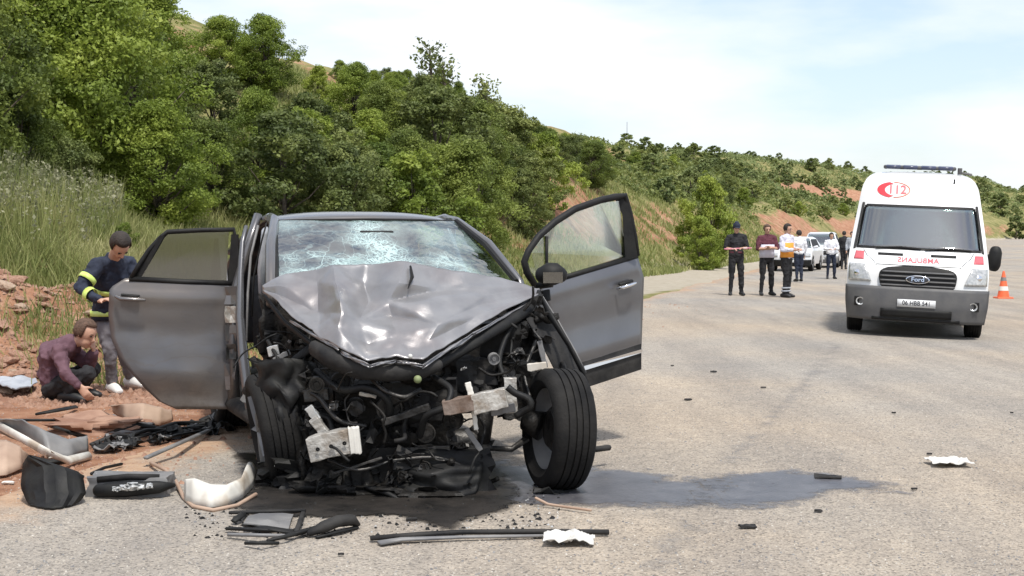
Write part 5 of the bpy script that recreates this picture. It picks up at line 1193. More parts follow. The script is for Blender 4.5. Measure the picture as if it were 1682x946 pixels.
# roof light bar
q = MB(); q.tube([(-.55,2.02,2.585),(.52,2.02,2.585)], [(.13,.032)]*2, 12, side=(0,1,0), rounded=True); lb = q.build('light_bar', M['darkbumper'], van, smooth=True)
for x in (-.42,-.16,.12,.38):
    q = MB(); q.tube([(x-.10,2.0,2.588),(x+.10,2.0,2.588)], [(.128,.034)]*2, 12, side=(0,1,0), rounded=True); q.build('blue_lens', M['blue'], lb, smooth=True)
q = MB(); q.tube([(.60,2.0,2.50),(.60,2.0,2.60)], .035, 8); q.tube([(.62,1.9,2.52),(.78,1.95,2.50)], .02, 6); q.build('roof_beacon', M['darkbumper'], van)
q = MB(); q.tube([(.50,1.45,2.33),(.50,1.44,2.40)], .012, 6); q.build('antenna_stub', M['black'], van)
# red crescent sign and lettering on the roof cap and on the bonnet (bonnet words read in a rear mirror)
cz, cxx = 2.20, -.40; pts = []; oc = [(-.25*math.cos(t), .125*math.sin(t)) for t in [R(a) for a in range(-75, 76, 10)]]; ic = [(-.175*math.cos(t)+.04, .098*math.sin(t)) for t in [R(a) for a in range(75, -76, -10)]]
poly = [(cxx+a, cz+b) for a, b in oc+ic]; n2 = len(oc)
q = MB(); q.grid([[Vector((a, vfy(a, b)-.008, b)) for a, b in poly[:n2]], [Vector((a, vfy(a, b)-.008, b)) for a, b in reversed(poly[n2:])]]); q.build('red_crescent', M['red'], van, solid=.004)
ring = [Vector((cxx+.24*math.cos(t), 0, cz+.12*math.sin(t))) for t in [k*math.pi/20-math.pi/2 for k in range(21)]]
q = MB(); q.tube([Vector((p.x, vfy(p.x, p.z)-.006, p.z)) for p in ring], .006, 5); q.build('sign_outline', M['orange'], van)
surf_text(vfy, '112', .19, cxx+.05, cz, .010, 'sign_number', M['pink'], van)
surf_text(vfy, 'SAĞLIK', .10, .30, 2.22, .008, 'cap_lettering', M['cream'], van, sx=1.1)
surf_text(vfy, 'AMBULANS', .10, 0, 1.135, .012, 'bonnet_lettering', M['pink'], van, mirror=True, sx=1.15)
# ---- parked cars far behind
def small_car(name, label, cat, loc, rz, paint, bump, suv=0, group=None, lights=True):
    r = thing(name, label, cat, loc, rz, group); k = suv
    f = lambda z: float(np.interp(z, [.2,.5,.75,.92+.08*k,1.0+.08*k,1.42+.2*k,1.47+.22*k], [.05,0,.05,.35,.95,1.65,2.1]))
    w_ = lambda z: float(np.interp(z, [.2,.5,.9,1.0+.08*k,1.42+.2*k,1.47+.22*k], [.84,.88,.88,.82,.62,.5]))
    rear = lambda z: float(np.interp(z, [.2,1.0,1.42+.2*k,1.5+.2*k], [4.2,4.2,3.5,3.2]))
    z1 = 1.0+.08*k; z2 = 1.40+.2*k
    zz_ = [.30,.42,.55,.68,.8,.88+.04*k,.95+.08*k,1.0+.08*k]+[lerp(z1, z2, i/6) for i in range(1, 7)]+[z2+.05, z2+.07]
    b, fy = loft_vehicle(r, zz_, f, w_, .18, 4.2, [(.85,.36),(3.4,.36)], 'body', paint, hole=lambda c: z1 < c.z < z2-.03 and c.y < 2.0 and abs(c.x) < w_(c.z)*.9, rear=rear, nfx=25)
    patch(fy, z1, z2-.02, lambda z: -w_(z)*.92, lambda z: w_(z)*.92, .006, 'windscreen', M['vanglass'], r, 5, 12, .005)
    patch(fy, .22, .50+.05*k, lambda z: -w_(z), lambda z: w_(z), .03, 'bumper', bump, r, 4, 16, .03)
    patch(fy, .58+.04*k, .72+.08*k, lambda z: -.42, lambda z: .42, .02, 'grille', M['black'], r, 3, 8, .015)
    patch(fy, .38, .48, lambda z: -.25, lambda z: .25, .075, 'licence_plate', M['plate'], r, 1, 4, .006)
    for s in (-1, 1):
        patch(fy, .62+.05*k, .78+.06*k, lambda z: min(s*.52, s*.84), lambda z: max(s*.52, s*.84), .012, 'headlight', M['lamp'], r, 3, 5, .012)
        wheel(r, Vector((s*.78,.85,.33)), (s,0,0), .33, .2, n=24); wheel(r, Vector((s*.78,3.4,.33)), (s,0,0), .33, .2, n=20)
        q = MB(); q.tube([(s*.84,1.3,z1+.02),(s*.98,1.28,z1+.05)], [(.05,.05),(.09,.06)], 8, rounded=True); q.build('door_mirror', paint, r, smooth=True)
        q = MB(); q.grid([[Vector((s*(w_(z)+.004), y, z)) for y in (lerp(1.15,1.75,(z-z1)/.4), 2.2, 3.0, 3.45)] for z in (z1+.02, (z1+z2)/2, z2-.03)]); q.build('side_window', M['black'], r, solid=.005)
    MB().box((0,2.0,.45), (1.3,3.4,.3)).build('underbody', M['black'], r); MB().box((0,1.9,.95), (1.2,.3,.3)).build('dashboard', M['black'], r)
    for s in (-.35,.35):
        q = MB(); q.tube([(s,2.5,.7),(s,2.65,1.25)], [(.22,.07)]*2, 8, side=(1,0,0), rounded=True); q.build('seat', M['seat'], r)
    return r
def at_ground(px, py):
    g = G(px, py); g = G(px, py, float(road_z(g.x, g.y))); return g
g = at_ground(1297, 446); small_car('parked_car', 'pale car with black bumper half hidden behind the three standing people', 'car', g, R(-20), M['whitecar'], M['black'])
g = at_ground(1345, 440); small_car('parked_car', 'white car parked between the standing group and the man in the white shirt', 'car', g, R(-16), M['whitecar'], M['greypl'], 1)
# ---- cone
g = at_ground(1648, 490); cone = thing('traffic_cone', 'orange traffic cone with pale bands standing on the road right of the ambulance', 'traffic cone', g)
q = MB(); q.box((0,0,.02), (.40,.40,.04), taper=.95); q.build('base', M['orange'], cone, bevel=.008)
q = MB(); q.lathe([(.04,.155),(.07,.145),(.68,.03),(.70,.02),(.70,.001)], (0,0,0), (0,0,1), 28); q.build('body', M['orange'], cone, smooth=True, autos=50)
for a, b in ((.20,.31),(.45,.54)):
    q = MB(); q.lathe([(a,.147-(a-.07)*.1885+.002),(b,.147-(b-.07)*.1885+.002)], (0,0,0), (0,0,1), 28); q.build('band', M['cream'] if a < .3 else M['greypl'], cone, smooth=True)

# ================================================================== people
def hand(mb, wr, d, pn, side, s=1.0, curl=.35):
    """palm and five fingers: wr wrist, d hand direction, pn palm normal (the way fingers curl), side towards the thumb"""
    d = d.normalized(); pn = (pn-d*pn.dot(d)).normalized(); sd = (side-d*side.dot(d)-pn*side.dot(pn)).normalized()
    mb.tube([wr-d*.01, wr+d*.035*s, wr+d*.085*s], [(.030*s,.019*s),(.040*s,.017*s),(.042*s,.014*s)], 10, side=sd, rounded=True)
    for k, (o_, L) in enumerate(((.030,.070),(.010,.080),(-.011,.074),(-.031,.058))):
        p = wr+d*.085*s+sd*o_*s; dd = d; pts = [p-dd*.02*s, p]; a = curl*(1+.15*k)
        for seg in (.45, .33, .22):
            dd = (dd*math.cos(a)+pn*math.sin(a)).normalized() if seg < .4 or True else dd; pts.append(pts[-1]+dd*L*seg*s); pn2 = pn
        mb.tube(pts, [.0105*s,.0105*s,.010*s,.0095*s,.008*s], 7, rounded=True)
    p = wr+d*.03*s+sd*.028*s; mb.tube([p, p+(d*.5+sd*.75)*.035*s+pn*.006, p+(d*.8+sd*.75)*.055*s+pn*.02*s], [.014*s,.012*s,.009*s], 7, rounded=True)
def person(label, loc, J, look, up=None, styles=None, vox=.012, h=1.75, detail=True, short=False):
    """J: joints relative to loc; styles: materials"""
    S = styles; r = thing('person', label, 'person', loc); k = h/1.75
    up = (J['head']-J['neck']).normalized() if up is None else Vector(up).normalized(); look = Vector(look); fd = (look-up*look.dot(up)).normalized(); sd = up.cross(fd).normalized()   # sd: person's left... either ear
    HR = Matrix((sd, fd, up)).transposed(); hc = J['head']
    b = MB()
    b.ball(hc+up*.022*k, (.076*k,.093*k,.098*k), 14, 10, HR); b.ball(hc+fd*.028*k-up*.05*k, (.056*k,.062*k,.062*k), 12, 8, HR); b.ball(hc+fd*.055*k-up*.092*k, (.028*k,.026*k,.022*k), 8, 6, HR)
    b.tube([hc+fd*.086*k+up*.018*k, hc+fd*.108*k-up*.018*k, hc+fd*.098*k-up*.028*k], [.010*k,.016*k,.013*k], 6, rounded=True)
    b.ball(hc+fd*.074*k+up*.033*k, (.05*k,.018*k,.010*k), 8, 5, HR)
    for s in (-1, 1): b.ball(hc+sd*s*.078*k-fd*.006*k, (.011*k,.020*k,.030*k), 7, 5, HR)
    b.tube([J['neck']-up*.05*k, J['neck'], hc-up*.05*k-fd*.01*k], [(.075*k,.06*k),(.056*k,.058*k),(.055*k,.058*k)], 10, side=sd)
    sh = (J['shl']+J['shr'])/2; sax = (J['shr']-J['shl']).normalized(); pel = J['pel']; hax = (J['hipr']-J['hipl']).normalized()
    tors = [pel-(sh-pel)*.08, pel, pel.lerp(sh, .35)+J.get('back', Vector((0,0,0)))*.6, pel.lerp(sh, .72)+J.get('back', Vector((0,0,0))), sh, J['neck']]
    def torso(mb, g, top=True):
        rr_ = [(.15*k+g,.10*k+g),(.165*k+g,.115*k+g),(.145*k+g,.105*k+g),(.17*k+g,.12*k+g),(.15*k+g,.09*k+g),(.07*k+g*.5,.07*k+g*.5)]
        mb.tube(tors, rr_, 16, side=sax, rounded=True)
    torso(b, -.012)
    for q in 'lr':
        s_, e_, w_ = J['sh'+q], J['el'+q], J['wr'+q]; fa = (w_-e_).normalized()
        b.tube([sh.lerp(s_, .5), s_, s_.lerp(e_, .5), e_], [.055*k,.052*k,.046*k,.038*k], 10, rounded=True); b.tube([e_, e_.lerp(w_, .35), w_], [.038*k,.038*k,.026*k], 10, rounded=True)
        pn = J.get('pn'+q, Vector((0,0,-1))+fd*.3); td = J.get('td'+q, up); hd_ = J.get('hd'+q, fa); hand(b, w_, hd_, pn, td, k, J.get('curl', .4))
        b.tube([J['hip'+q]+(J['hip'+q]-J['kn'+q])*.1, J['hip'+q], J['hip'+q].lerp(J['kn'+q], .5), J['kn'+q]], [.075*k,.08*k,.068*k,.05*k], 10, rounded=True); b.tube([J['kn'+q], J['kn'+q].lerp(J['an'+q], .35), J['an'+q]], [.05*k,.05*k,.034*k], 10, rounded=True)
        b.tube([J['an'+q], J['toe'+q].lerp(J['an'+q], .45)-Vector((0,0,.02)), J['toe'+q].lerp(J['an'+q], .25)-Vector((0,0,.01))], [.034*k,.028*k,.018*k], 8, rounded=True)
    b.build('body', M['skin'], r, remesh=vox)
    # clothes
    c = MB(); torso(c, .020)
    for q in 'lr':
        s_, e_, w_ = J['sh'+q], J['el'+q], J['wr'+q]; end = e_.lerp(w_, .05) if short else e_.lerp(w_, .90)
        pth = [sh.lerp(s_, .35), s_, s_.lerp(e_, .5), e_] + ([] if short else [e_.lerp(w_, .45), end]); rr_ = [.085*k,.076*k,.066*k,.056*k]+([] if short else [.052*k,.042*k])
        c.tube(pth[:4], rr_[:4], 12, rounded=True)
        if not short: c.tube(pth[3:], rr_[3:], 12, rounded=True)
    c.tube([J['neck']-up*.07*k, J['neck']+up*.012*k], [(.095*k,.08*k),(.070*k,.072*k)], 12, side=sd)
    c.build('jacket' if not short else 'shirt', S['top'], r, remesh=max(.011, vox))
    c = MB(); g = .018
    c.tube([pel+(sh-pel)*.12, pel, (J['hipl']+J['hipr'])/2-(sh-pel)*.08], [(.162*k+g*.2,.115*k+g*.2),(.172*k,.125*k),(.13*k,.11*k)], 14, side=hax, rounded=True)
    for q in 'lr': 
        hp, kn, an = J['hip'+q], J['kn'+q], J['an'+q]; c.tube([hp+(hp-kn)*.12, hp, hp.lerp(kn, .5), kn], [.09*k,.098*k,.086*k,.068*k], 12, rounded=True); c.tube([kn, kn.lerp(an, .4), an.lerp(kn, .03)], [.068*k,.064*k,.056*k], 12, rounded=True)
    c.build('trousers', S['leg'], r, remesh=max(.011, vox))
    for q in 'lr':
        an, toe = J['an'+q], J['toe'+q]; td = toe-an; td.z = 0; td = td.normalized(); sx_ = Vector((-td.y, td.x, 0)); zb_ = min(an.z, toe.z)-.035*k
        m = MB(); base = Vector((an.x, an.y, zb_)); m.tube([base-td*.075*k+UP*.045*k, base+UP*.05*k, base+td*.09*k+UP*.042*k, base+td*.18*k+UP*.025*k], [(.036*k,.045*k),(.046*k,.055*k),(.050*k,.050*k),(.040*k,.030*k)], 12, side=sx_, rounded=True)
        m.tube([base+UP*.04*k, base+UP*.11*k], [(.042*k,.05*k),(.04*k,.044*k)], 10, side=sx_)
        m.build('shoe', S['shoe'], r, smooth=True)
    hm = MB(); hm.ball(hc+up*.035*k-fd*.014*k, (.083*k,.097*k,.096*k), 14, 10, HR)
    hm.v = [tuple(p) for p in hm.v]; keep = []
    for i, p in enumerate(hm.v):
        q = Vector(p)-hc; y_, z_ = q.dot(fd), q.dot(up)
        keep.append(not (y_ > .045*k and z_ < .070*k) and not (z_ < -.035*k and y_ > -.02*k) and z_ > -.065*k)
    hm.f = [f for f in hm.f if all(keep[i] for i in f)]
    if S.get('hat') is None: hm.build('hair', S['hair'], r, smooth=True, solid=.014, offset=1)
    else:
        hm.build('hair', S['hair'], r, smooth=True, solid=.010, offset=1)
        ht = MB(); ht.tube([hc+up*.05*k-fd*.01*k, hc+up*.105*k-fd*.01*k, hc+up*.135*k-fd*.012*k], [(.092*k,.105*k),(.090*k,.10*k),(.06*k,.07*k)], 14, side=sd, rounded=True); ht.tube([hc+up*.055*k+fd*.06*k, hc+up*.048*k+fd*.155*k], [(.07*k,.008),(.045*k,.006)], 10, side=sd, rounded=True); ht.build('cap', S['hat'], r, smooth=True)
    for s in (-1, 1): m = MB(); m.ball(hc+sd*s*.031*k+fd*.083*k+up*.016*k, (.013*k,.008*k,.008*k), 8, 5, HR); m.build('eye', M['eye'], r, smooth=True); m = MB(); m.tube([hc+sd*s*.016*k+fd*.092*k+up*.034*k, hc+sd*s*.046*k+fd*.084*k+up*.036*k], [.0045*k,.003*k], 5); m.build('eyebrow', S['hair'], r)
    m = MB(); m.tube([hc-sd*.022*k+fd*.083*k-up*.056*k, hc+fd*.092*k-up*.055*k, hc+sd*.022*k+fd*.083*k-up*.056*k], [.003*k,.0055*k,.003*k], 6, rounded=True); m.build('mouth', M['lip'], r)
    r['_sax'] = 0; del r['_sax']
    return r, tors, sax, sh
def band(r, p0, p1, rad, mat, name='reflective_band', side=None, n=14):
    m = MB(); m.tube([p0, p1], [rad, rad], n, side=side, cap=False); return m.build(name, mat, r, smooth=True, solid=.004, offset=1)
V3 = Vector
# the firefighter leaning towards the open rear door
o0 = P(190, 652, 12.55); o0.z = land_z(o0.x, 12.55)
def q_(px, py, D): return P(px, py, D)-o0
J = dict(head=q_(197,404,12.20), neck=q_(187,424,12.38), shl=q_(160,437,12.30), shr=q_(212,434,12.62), ell=q_(131,474,12.15), wrl=q_(165,494,11.98), elr=q_(238,474,12.55), wrr=q_(250,505,12.35),
         pel=q_(182,512,12.72), hipl=q_(174,520,12.68), hipr=q_(192,520,12.78), knl=q_(180,580,12.55), knr=q_(206,580,12.75), anl=q_(184,640,12.62), anr=q_(216,635,12.85), toel=q_(200,650,12.42), toer=q_(238,642,12.72))
J['anl'].z = .085; J['toel'].z = .035; J['anr'].z = .085+.03; J['toer'].z = .035+.03; J['hdl'] = (q_(184,489,11.92)-J['wrl']); J['pnl'] = V3((.3,0,-1)); J['tdl'] = V3((0,-.5,1))
fm, tors, sax, sh = person('firefighter in navy jacket with yellow green bands bending by the open rear door', o0, J, V3((.55,-.75,-.45)), None, dict(top=M['navy'], leg=M['greytrouser'], shoe=M['shoewhite'], hair=M['hair']), vox=.009)
fm.name = 'person'
u1 = J['shl'].lerp(J['ell'], .50); u2 = J['shl'].lerp(J['ell'], .68); band(fm, u1, u2, .078, M['hiviz'])
e1 = J['ell'].lerp(J['wrl'], .42); e2 = J['ell'].lerp(J['wrl'], .60); band(fm, e1, e2, .064, M['hiviz'])
c0 = tors[1]; band(fm, c0+UP*.015, c0-UP*.035, (.205,.155), M['hiviz'], side=sax); c1 = tors[1].lerp(tors[4], .55); band(fm, c1, c1+(tors[4]-tors[1]).normalized()*.05, (.195,.148), M['hiviz'], side=sax)
m = MB(); m.tube([tors[1]+UP*.06, tors[1]-UP*.07], [(.19,.14),(.20,.15)], 16, side=sax); m.build('jacket_hem', M['navy'], fm, smooth=True)
# the crouching man
o0 = P(115, 662, 12.05); o0.z = land_z(o0.x, 12.05)
J = dict(head=q_(140,549,11.98), neck=q_(121,562,12.02), shl=q_(96,578,11.86), shr=q_(110,572,12.22), ell=q_(107,613,11.72), wrl=q_(132,636,11.72), elr=q_(146,598,12.14), wrr=q_(154,578,12.05),
         pel=q_(88,634,12.1), hipl=q_(90,636,12.0), hipr=q_(93,634,12.2), knl=q_(146,612,11.86), knr=q_(153,604,12.26), anl=q_(112,655,11.92), anr=q_(132,652,12.22), toel=q_(134,662,11.88), toer=q_(154,658,12.2), back=V3((-.06,0,.035)))
dz_ = J['anl'].z-.085; J['anl'].z = .085; J['anr'].z = .09; J['toel'].z = .035; J['toer'].z = .04
J['pel'].z = max(.20, J['pel'].z); J['hdr'] = V3((-.05,0,1)); J['pnr'] = V3((-1,0,0)); J['tdr'] = V3((0,-1,.2)); J['hdl'] = V3((.6,-.1,-.7)); J['pnl'] = V3((0,1,0)); J['tdl'] = V3((1,0,.3))
cm, tors, sax, sh = person('man in plum shirt and black trousers crouching, one hand at his face', o0, J, V3((1,-.35,-.22)), V3((.45,-.05,1)), dict(top=M['purple'], leg=M['blackcloth'], shoe=M['shoeblack'], hair=M['hairbrown']), vox=.009)
# standing people
def stand(h=1.75, arms='front', spread=.11, yaw=0, turn=0):
    k = h/1.75; c, s = math.cos(yaw), math.sin(yaw)
    def v(x, y, z): return V3((x*c-y*s, x*s+y*c, z))*k
    J = dict(head=v(0,-.02,1.62), neck=v(0,.01,1.48), shl=v(-.185,.01,1.42), shr=v(.185,.01,1.42), pel=v(0,0,.98), hipl=v(-.09,0,.92), hipr=v(.09,0,.92),
             knl=v(-spread*1.05,-.02,.50), knr=v(spread*1.05,-.02,.50), anl=v(-spread*1.2,.03,.085), anr=v(spread*1.2,.03,.085), toel=v(-spread*1.5,-.13,.035), toer=v(spread*1.5,-.13,.035))
    if arms == 'front': J.update(ell=v(-.26,-.02,1.14), wrl=v(-.12,-.25,1.13), elr=v(.26,-.02,1.14), wrr=v(.10,-.25,1.15))
    elif arms == 'crossed': J.update(ell=v(-.25,-.06,1.15), wrl=v(.03,-.20,1.16), elr=v(.25,-.06,1.15), wrr=v(-.03,-.20,1.20))
    elif arms == 'wide': J.update(ell=v(-.28,-.0,1.16), wrl=v(-.27,-.24,1.15), elr=v(.28,-.0,1.16), wrr=v(.27,-.24,1.17))
    else: J.update(ell=v(-.24,.02,1.14), wrl=v(-.23,-.06,.89), elr=v(.24,.02,1.14), wrr=v(.23,-.06,.89))
    return J, v(0,-1,-.04)
def place(px, py, **kw): g_ = at_ground(px, py); return g_
g = at_ground(1209, 485); J, lk = stand(1.74, 'front'); p1_, tors, sax, sh = person('officer in black uniform and cap holding a pink tape in both hands', g, J, lk, None, dict(top=M['blackcloth'], leg=M['blackcloth'], shoe=M['shoeblack'], hair=M['hair'], hat=M['navy']), vox=.013, h=1.74, short=True)
m = MB(); y_ = J['wrl'].y-.07; m.grid([[V3((x, y_+.01*math.sin(x*9), 1.14+.012*math.sin(x*5)+dz)) for x in [-.34+.022*i for i in range(31)]] for dz in (-.013,.013)]); tp = m.build('tape', M['tape'], None, solid=.002); tp.location = g; tag(tp, 'pink and white tape stretched between the hands of the officer in black', 'tape')
band(p1_, tors[1]+UP*.04, tors[1]+UP*.085, (.178,.132), M['maroon'], 'belt', side=sax)
g = at_ground(1259, 485); J, lk = stand(1.74, 'crossed', yaw=R(10)); p2_, tors, sax, sh = person('man with maroon shoulders and pale lavender vest, middle of the three', g, J, lk, None, dict(top=M['maroon'], leg=M['blackcloth'], shoe=M['shoeblack'], hair=M['hairbrown']), vox=.013, h=1.70, short=True)
m = MB(); a0, a1 = tors[1]-UP*.05, tors[1].lerp(tors[4], .62); m.tube([a0, a0.lerp(a1, .5), a1], [(.195,.148),(.19,.145),(.205,.152)], 16, side=sax); m.build('vest', M['lavender'], p2_, smooth=True)
g = at_ground(1292, 488); J, lk = stand(1.76, 'front', spread=.06, yaw=R(48)); p3_, tors, sax, sh = person('paramedic with orange vest and striped trousers, rightmost of the three', g, J, lk, None, dict(top=M['lavender'], leg=M['blackcloth'], shoe=M['shoeblack'], hair=M['hair']), vox=.013, h=1.76)
m = MB(); a0, a1 = tors[1]-UP*.03, tors[1].lerp(tors[4], .72); m.tube([a0, a0.lerp(a1, .5), a1], [(.20,.152),(.19,.148),(.205,.156)], 16, side=sax); m.build('vest', M['orangecloth'], p3_, smooth=True)
for q in 'lr':
    for t in (.62, .80): c0 = J['kn'+q].lerp(J['an'+q], t); band(p3_, c0, c0-UP*.04, .075, M['greycloth'])
g = at_ground(1365, 458); J, lk = stand(1.66, 'front'); person('man in white shirt and dark trousers alone far behind, left of the ambulance', g, J, lk, None, dict(top=M['whitecloth'], leg=M['navy'], shoe=M['shoeblack'], hair=M['hair']), vox=.015, h=1.62)
g = at_ground(1386, 442); J, lk = stand(1.72, 'side', spread=.07, yaw=R(160)); person('person all in black far behind, close to the left edge of the ambulance', g, J, lk, None, dict(top=M['blackcloth'], leg=M['blackcloth'], shoe=M['shoeblack'], hair=M['hair']), vox=.016, h=1.72)
g = at_ground(1399, 444); J, lk = stand(1.70, 'side', spread=.07, yaw=R(-20)); person('person in a pale blue top half hidden by the left flank of the ambulance', g, J, lk, None, dict(top=M['greycloth'], leg=M['blackcloth'], shoe=M['shoeblack'], hair=M['hair']), vox=.016, h=1.66)
g = at_ground(1312, 462); J, lk = stand(1.70, 'side', spread=.07, yaw=R(190)); person('person in white top behind the paramedic, before the white car', g, J, lk, None, dict(top=M['whitecloth'], leg=M['navy'], shoe=M['shoeblack'], hair=M['hair']), vox=.016, h=1.70)
# ================================================================== things torn off and left lying on the road
def ground_sheet_part(name, poly, z0, mat, label, cat, thick=.006, amp=.02, seed=0, lift=None, n=14, group=None, parent=None):
    """a bent sheet lying on the road: poly are ground points (px,py,height)"""
    pts = [G(x, y, h) for x, y, h in poly]; bm = bmesh.new(); vs_ = [bm.verts.new(p) for p in pts]; bm.faces.new(vs_); bmesh.ops.triangulate(bm, faces=bm.faces[:])
    bmesh.ops.subdivide_edges(bm, edges=bm.edges[:], cuts=3, use_grid_fill=True); off = Vector((seed*1.7, seed, 0))
    for v in bm.verts: v.co.z += amp*(mnoise.noise(v.co*7+off)+.5*mnoise.noise(v.co*17+off)) + z0; v.co.z = max(v.co.z, float(road_z(v.co.x, v.co.y))+.008)
    me = bpy.data.meshes.new(name); bm.to_mesh(me); bm.free(); me.materials.append(mat); o = bpy.data.objects.new(name, me); COL.objects.link(o)
    md = o.modifiers.new('thickness', 'SOLIDIFY'); md.thickness = thick; md.offset = 1
    if parent: o.parent = parent
    if label: tag(o, label, cat, group)
    return o
def rod(name, pts, rad, mat, label, cat, group=None, parent=None, z=0, n=6):
    path = [G(x, y, h)+UP*z for x, y, h in pts]; o = MB().tube(path, rad, n, rounded=True).build(name, mat, parent, smooth=True)
    if label: tag(o, label, cat, group)
    return o
# black wheel arch liner, bottom left
t_ = thing('wheel_arch_liner', 'black plastic arch liner lying at the lower left with ribbed side up', 'car part', G(88, 835))
b_ = t_.location.copy()
rows = []
for i in range(12):
    v = i/11; y0 = lerp(838, 762, v); xl = np.interp(v, [0,.5,1], [50,34,38]); xr = np.interp(v, [0,.35,.8,1], [118,141,135,60]); row = []
    for j in range(12): u_ = j/11; p = P(lerp(xl, xr, u_), y0-(14*math.sin(u_*3.1) if v > .5 else 0)*v, lerp(7.36, 7.62, v)+.10*math.sin(u_*3.14)*-1+.012*(j % 2)); p.z = max(p.z, .01); row.append(p-b_)
    rows.append(row)
MB().grid(rows).build('shell', M['black'], t_, smooth=True, autos=30, solid=.006)
MB().tube([G(38,775,.15)-b_+Vector((0,0,0)), P(60,760,7.6)-b_, P(100,768,7.62)-b_, P(137,784,7.6)-b_], [.012]*4, 6).build('rim', M['blackdust'], t_, smooth=True)
# headlamp / fog-lamp housing
t_ = thing('lamp_housing', 'torn lamp housing with clear lens lying between the arch liner and the white panel', 'car part', G(216, 815)); b_ = t_.location.copy()
lo = lump('housing', M['greypl'], 216, 798, 7.72, (.44,.20,.135), 51, parent=t_, amp=.05); lo.location = P(216, 799, 7.74)-b_
q = MB(); q.tube([P(160,806,7.60)-b_, P(205,804,7.58)-b_, P(262,800,7.60)-b_, P(286,797,7.66)-b_], [(.035,.03),(.045,.03),(.035,.03),(.012,.01)], 8, side=UP, rounded=True); q.build('front_bezel', M['black'], t_, smooth=True)
for k_, (x_, y_, s_) in enumerate(((190,803,.03),(203,801,.04),(218,799,.055),(232,799,.035),(246,798,.03))):
    o = shard('lens_piece', M['lamp'], (0,0,0), (s_*1.3, s_), FACE, t_, 1500+k_, .4, 5, .006); o.location = P(x_, y_, 7.54)-b_
q = MB(); q.tube([P(160,788,7.64)-b_, P(210,783,7.62)-b_, P(262,784,7.66)-b_], [(.010,.02)]*3, 6); q.build('trim', M['blackdust'], t_, smooth=True)
# white panel
t_ = thing('plastic_sheet', 'dirty white curved plastic panel lying in front of the left wheel', 'car part', G(370, 828)); b_ = t_.location.copy()
bot = [(304,822),(318,830),(345,834),(372,830),(398,818),(415,800),(424,780)]; topc = [(304,788),(320,786),(345,796),(372,797),(396,786),(404,766),(408,760)]
rows = []
for k_ in range(6):
    row = []
    for i in range(25):
        s = i/24*6; a = min(int(s), 5); f_ = s-a; x0, y0 = lerp(bot[a][0], bot[a+1][0], f_), lerp(bot[a][1], bot[a+1][1], f_); x1, y1 = lerp(topc[a][0], topc[a+1][0], f_), lerp(topc[a][1], topc[a+1][1], f_); g0 = G(x0, y0, .012); D1 = g0.y+.10
        p = g0.lerp(P(x1, y1, D1), k_/5); p.z = max(.01, p.z)+.03*math.sin(k_/5*3.14); row.append(p-b_)
    rows.append(row)
MB().grid(rows).build('shell', M['whitepl'], t_, smooth=True, solid=.008)
rod('edge_strip', [(248,760,.03),(272,772,.05),(290,792,.03),(302,818,.01),(318,832,.01),(350,838,.01),(390,830,.01),(420,812,.02)], .012, M['tanpl'], 'long bent brown edge strip curling round the white panel', 'car part')
# bent bumper skins on the far left
t_ = thing('bumper_skin', 'long grey bent bumper skin lying at the left edge of the road', 'car part', G(70, 740)); b_ = t_.location.copy()
def ribbon(pairs, name, mat, parent, b_, sol=.008, amp=.012, seed=0, n=8):
    rows = []
    for i in range((len(pairs)-1)*n+1):
        s = min(i/n, len(pairs)-1.0001); a = int(s); f_ = s-a; A = Vector(pairs[a][0]).lerp(Vector(pairs[a+1][0]), f_); B_ = Vector(pairs[a][1]).lerp(Vector(pairs[a+1][1]), f_)
        row = []
        for k_ in range(7): p = G(*A).lerp(G(*B_), k_/6); p.z += .035*math.sin(k_/6*3.14)+amp*mnoise.noise(p*9+Vector((seed, 0, 0))); p.z = max(p.z, .008); row.append(p-b_)
        rows.append(row)
    return MB().grid(rows).build(name, mat, parent, smooth=True, solid=sol)
ribbon([((0,712,.10),(0,688,.22)), ((40,728,.08),(36,690,.24)), ((80,748,.06),(70,706,.20)), ((118,752,.03),(112,722,.12)), ((145,742,.02),(143,716,.10))], 'skin', M['greypl'], t_, b_, seed=1)
q = MB(); q.tube([G(0,700,.16)-b_, G(40,722,.15)-b_, G(80,745,.12)-b_, G(112,756,.05)-b_, G(146,748,.03)-b_], [(.02,.03)]*5, 8); q.build('lip', M['whitepl'], t_, smooth=True)
q = MB(); q.tube([G(48,752,.03)-b_, G(80,760,.03)-b_, G(120,752,.02)-b_], [(.03,.02)]*3, 8, rounded=True); q.build('insert', M['black'], t_, smooth=True)
t_ = thing('plastic_fragment', 'mud tan curved panel leaning below the bumper skin at the left edge', 'car part', G(15, 775)); b_ = t_.location.copy()
ribbon([((-20,784,.02),(-20,726,.14)), ((10,780,.02),(10,722,.17)), ((34,772,.02),(32,734,.13)), ((46,760,.01),(44,748,.06))], 'skin', M['tanpl'], t_, b_, seed=3)
t_ = thing('plastic_fragment', 'curved orange tan panel lying below the open rear door', 'car part', G(235, 695)); b_ = t_.location.copy()
ribbon([((186,676,.05),(182,668,.12)), ((206,692,.04),(204,664,.16)), ((232,698,.03),(236,664,.17)), ((262,698,.02),(264,668,.14)), ((284,692,.02),(280,676,.08))], 'skin', M['tanpl'], t_, b_, seed=4)
t_ = thing('plastic_fragment', 'dusty grey folded sheet under the tan panel beside the rear door', 'car part', G(210, 700)); b_ = t_.location.copy()
ribbon([((176,712,.01),(168,676,.04)), ((200,712,.02),(186,682,.09)), ((228,710,.02),(212,694,.08)), ((258,706,.01),(250,700,.05))], 'skin', M['greypl'], t_, b_, seed=6)
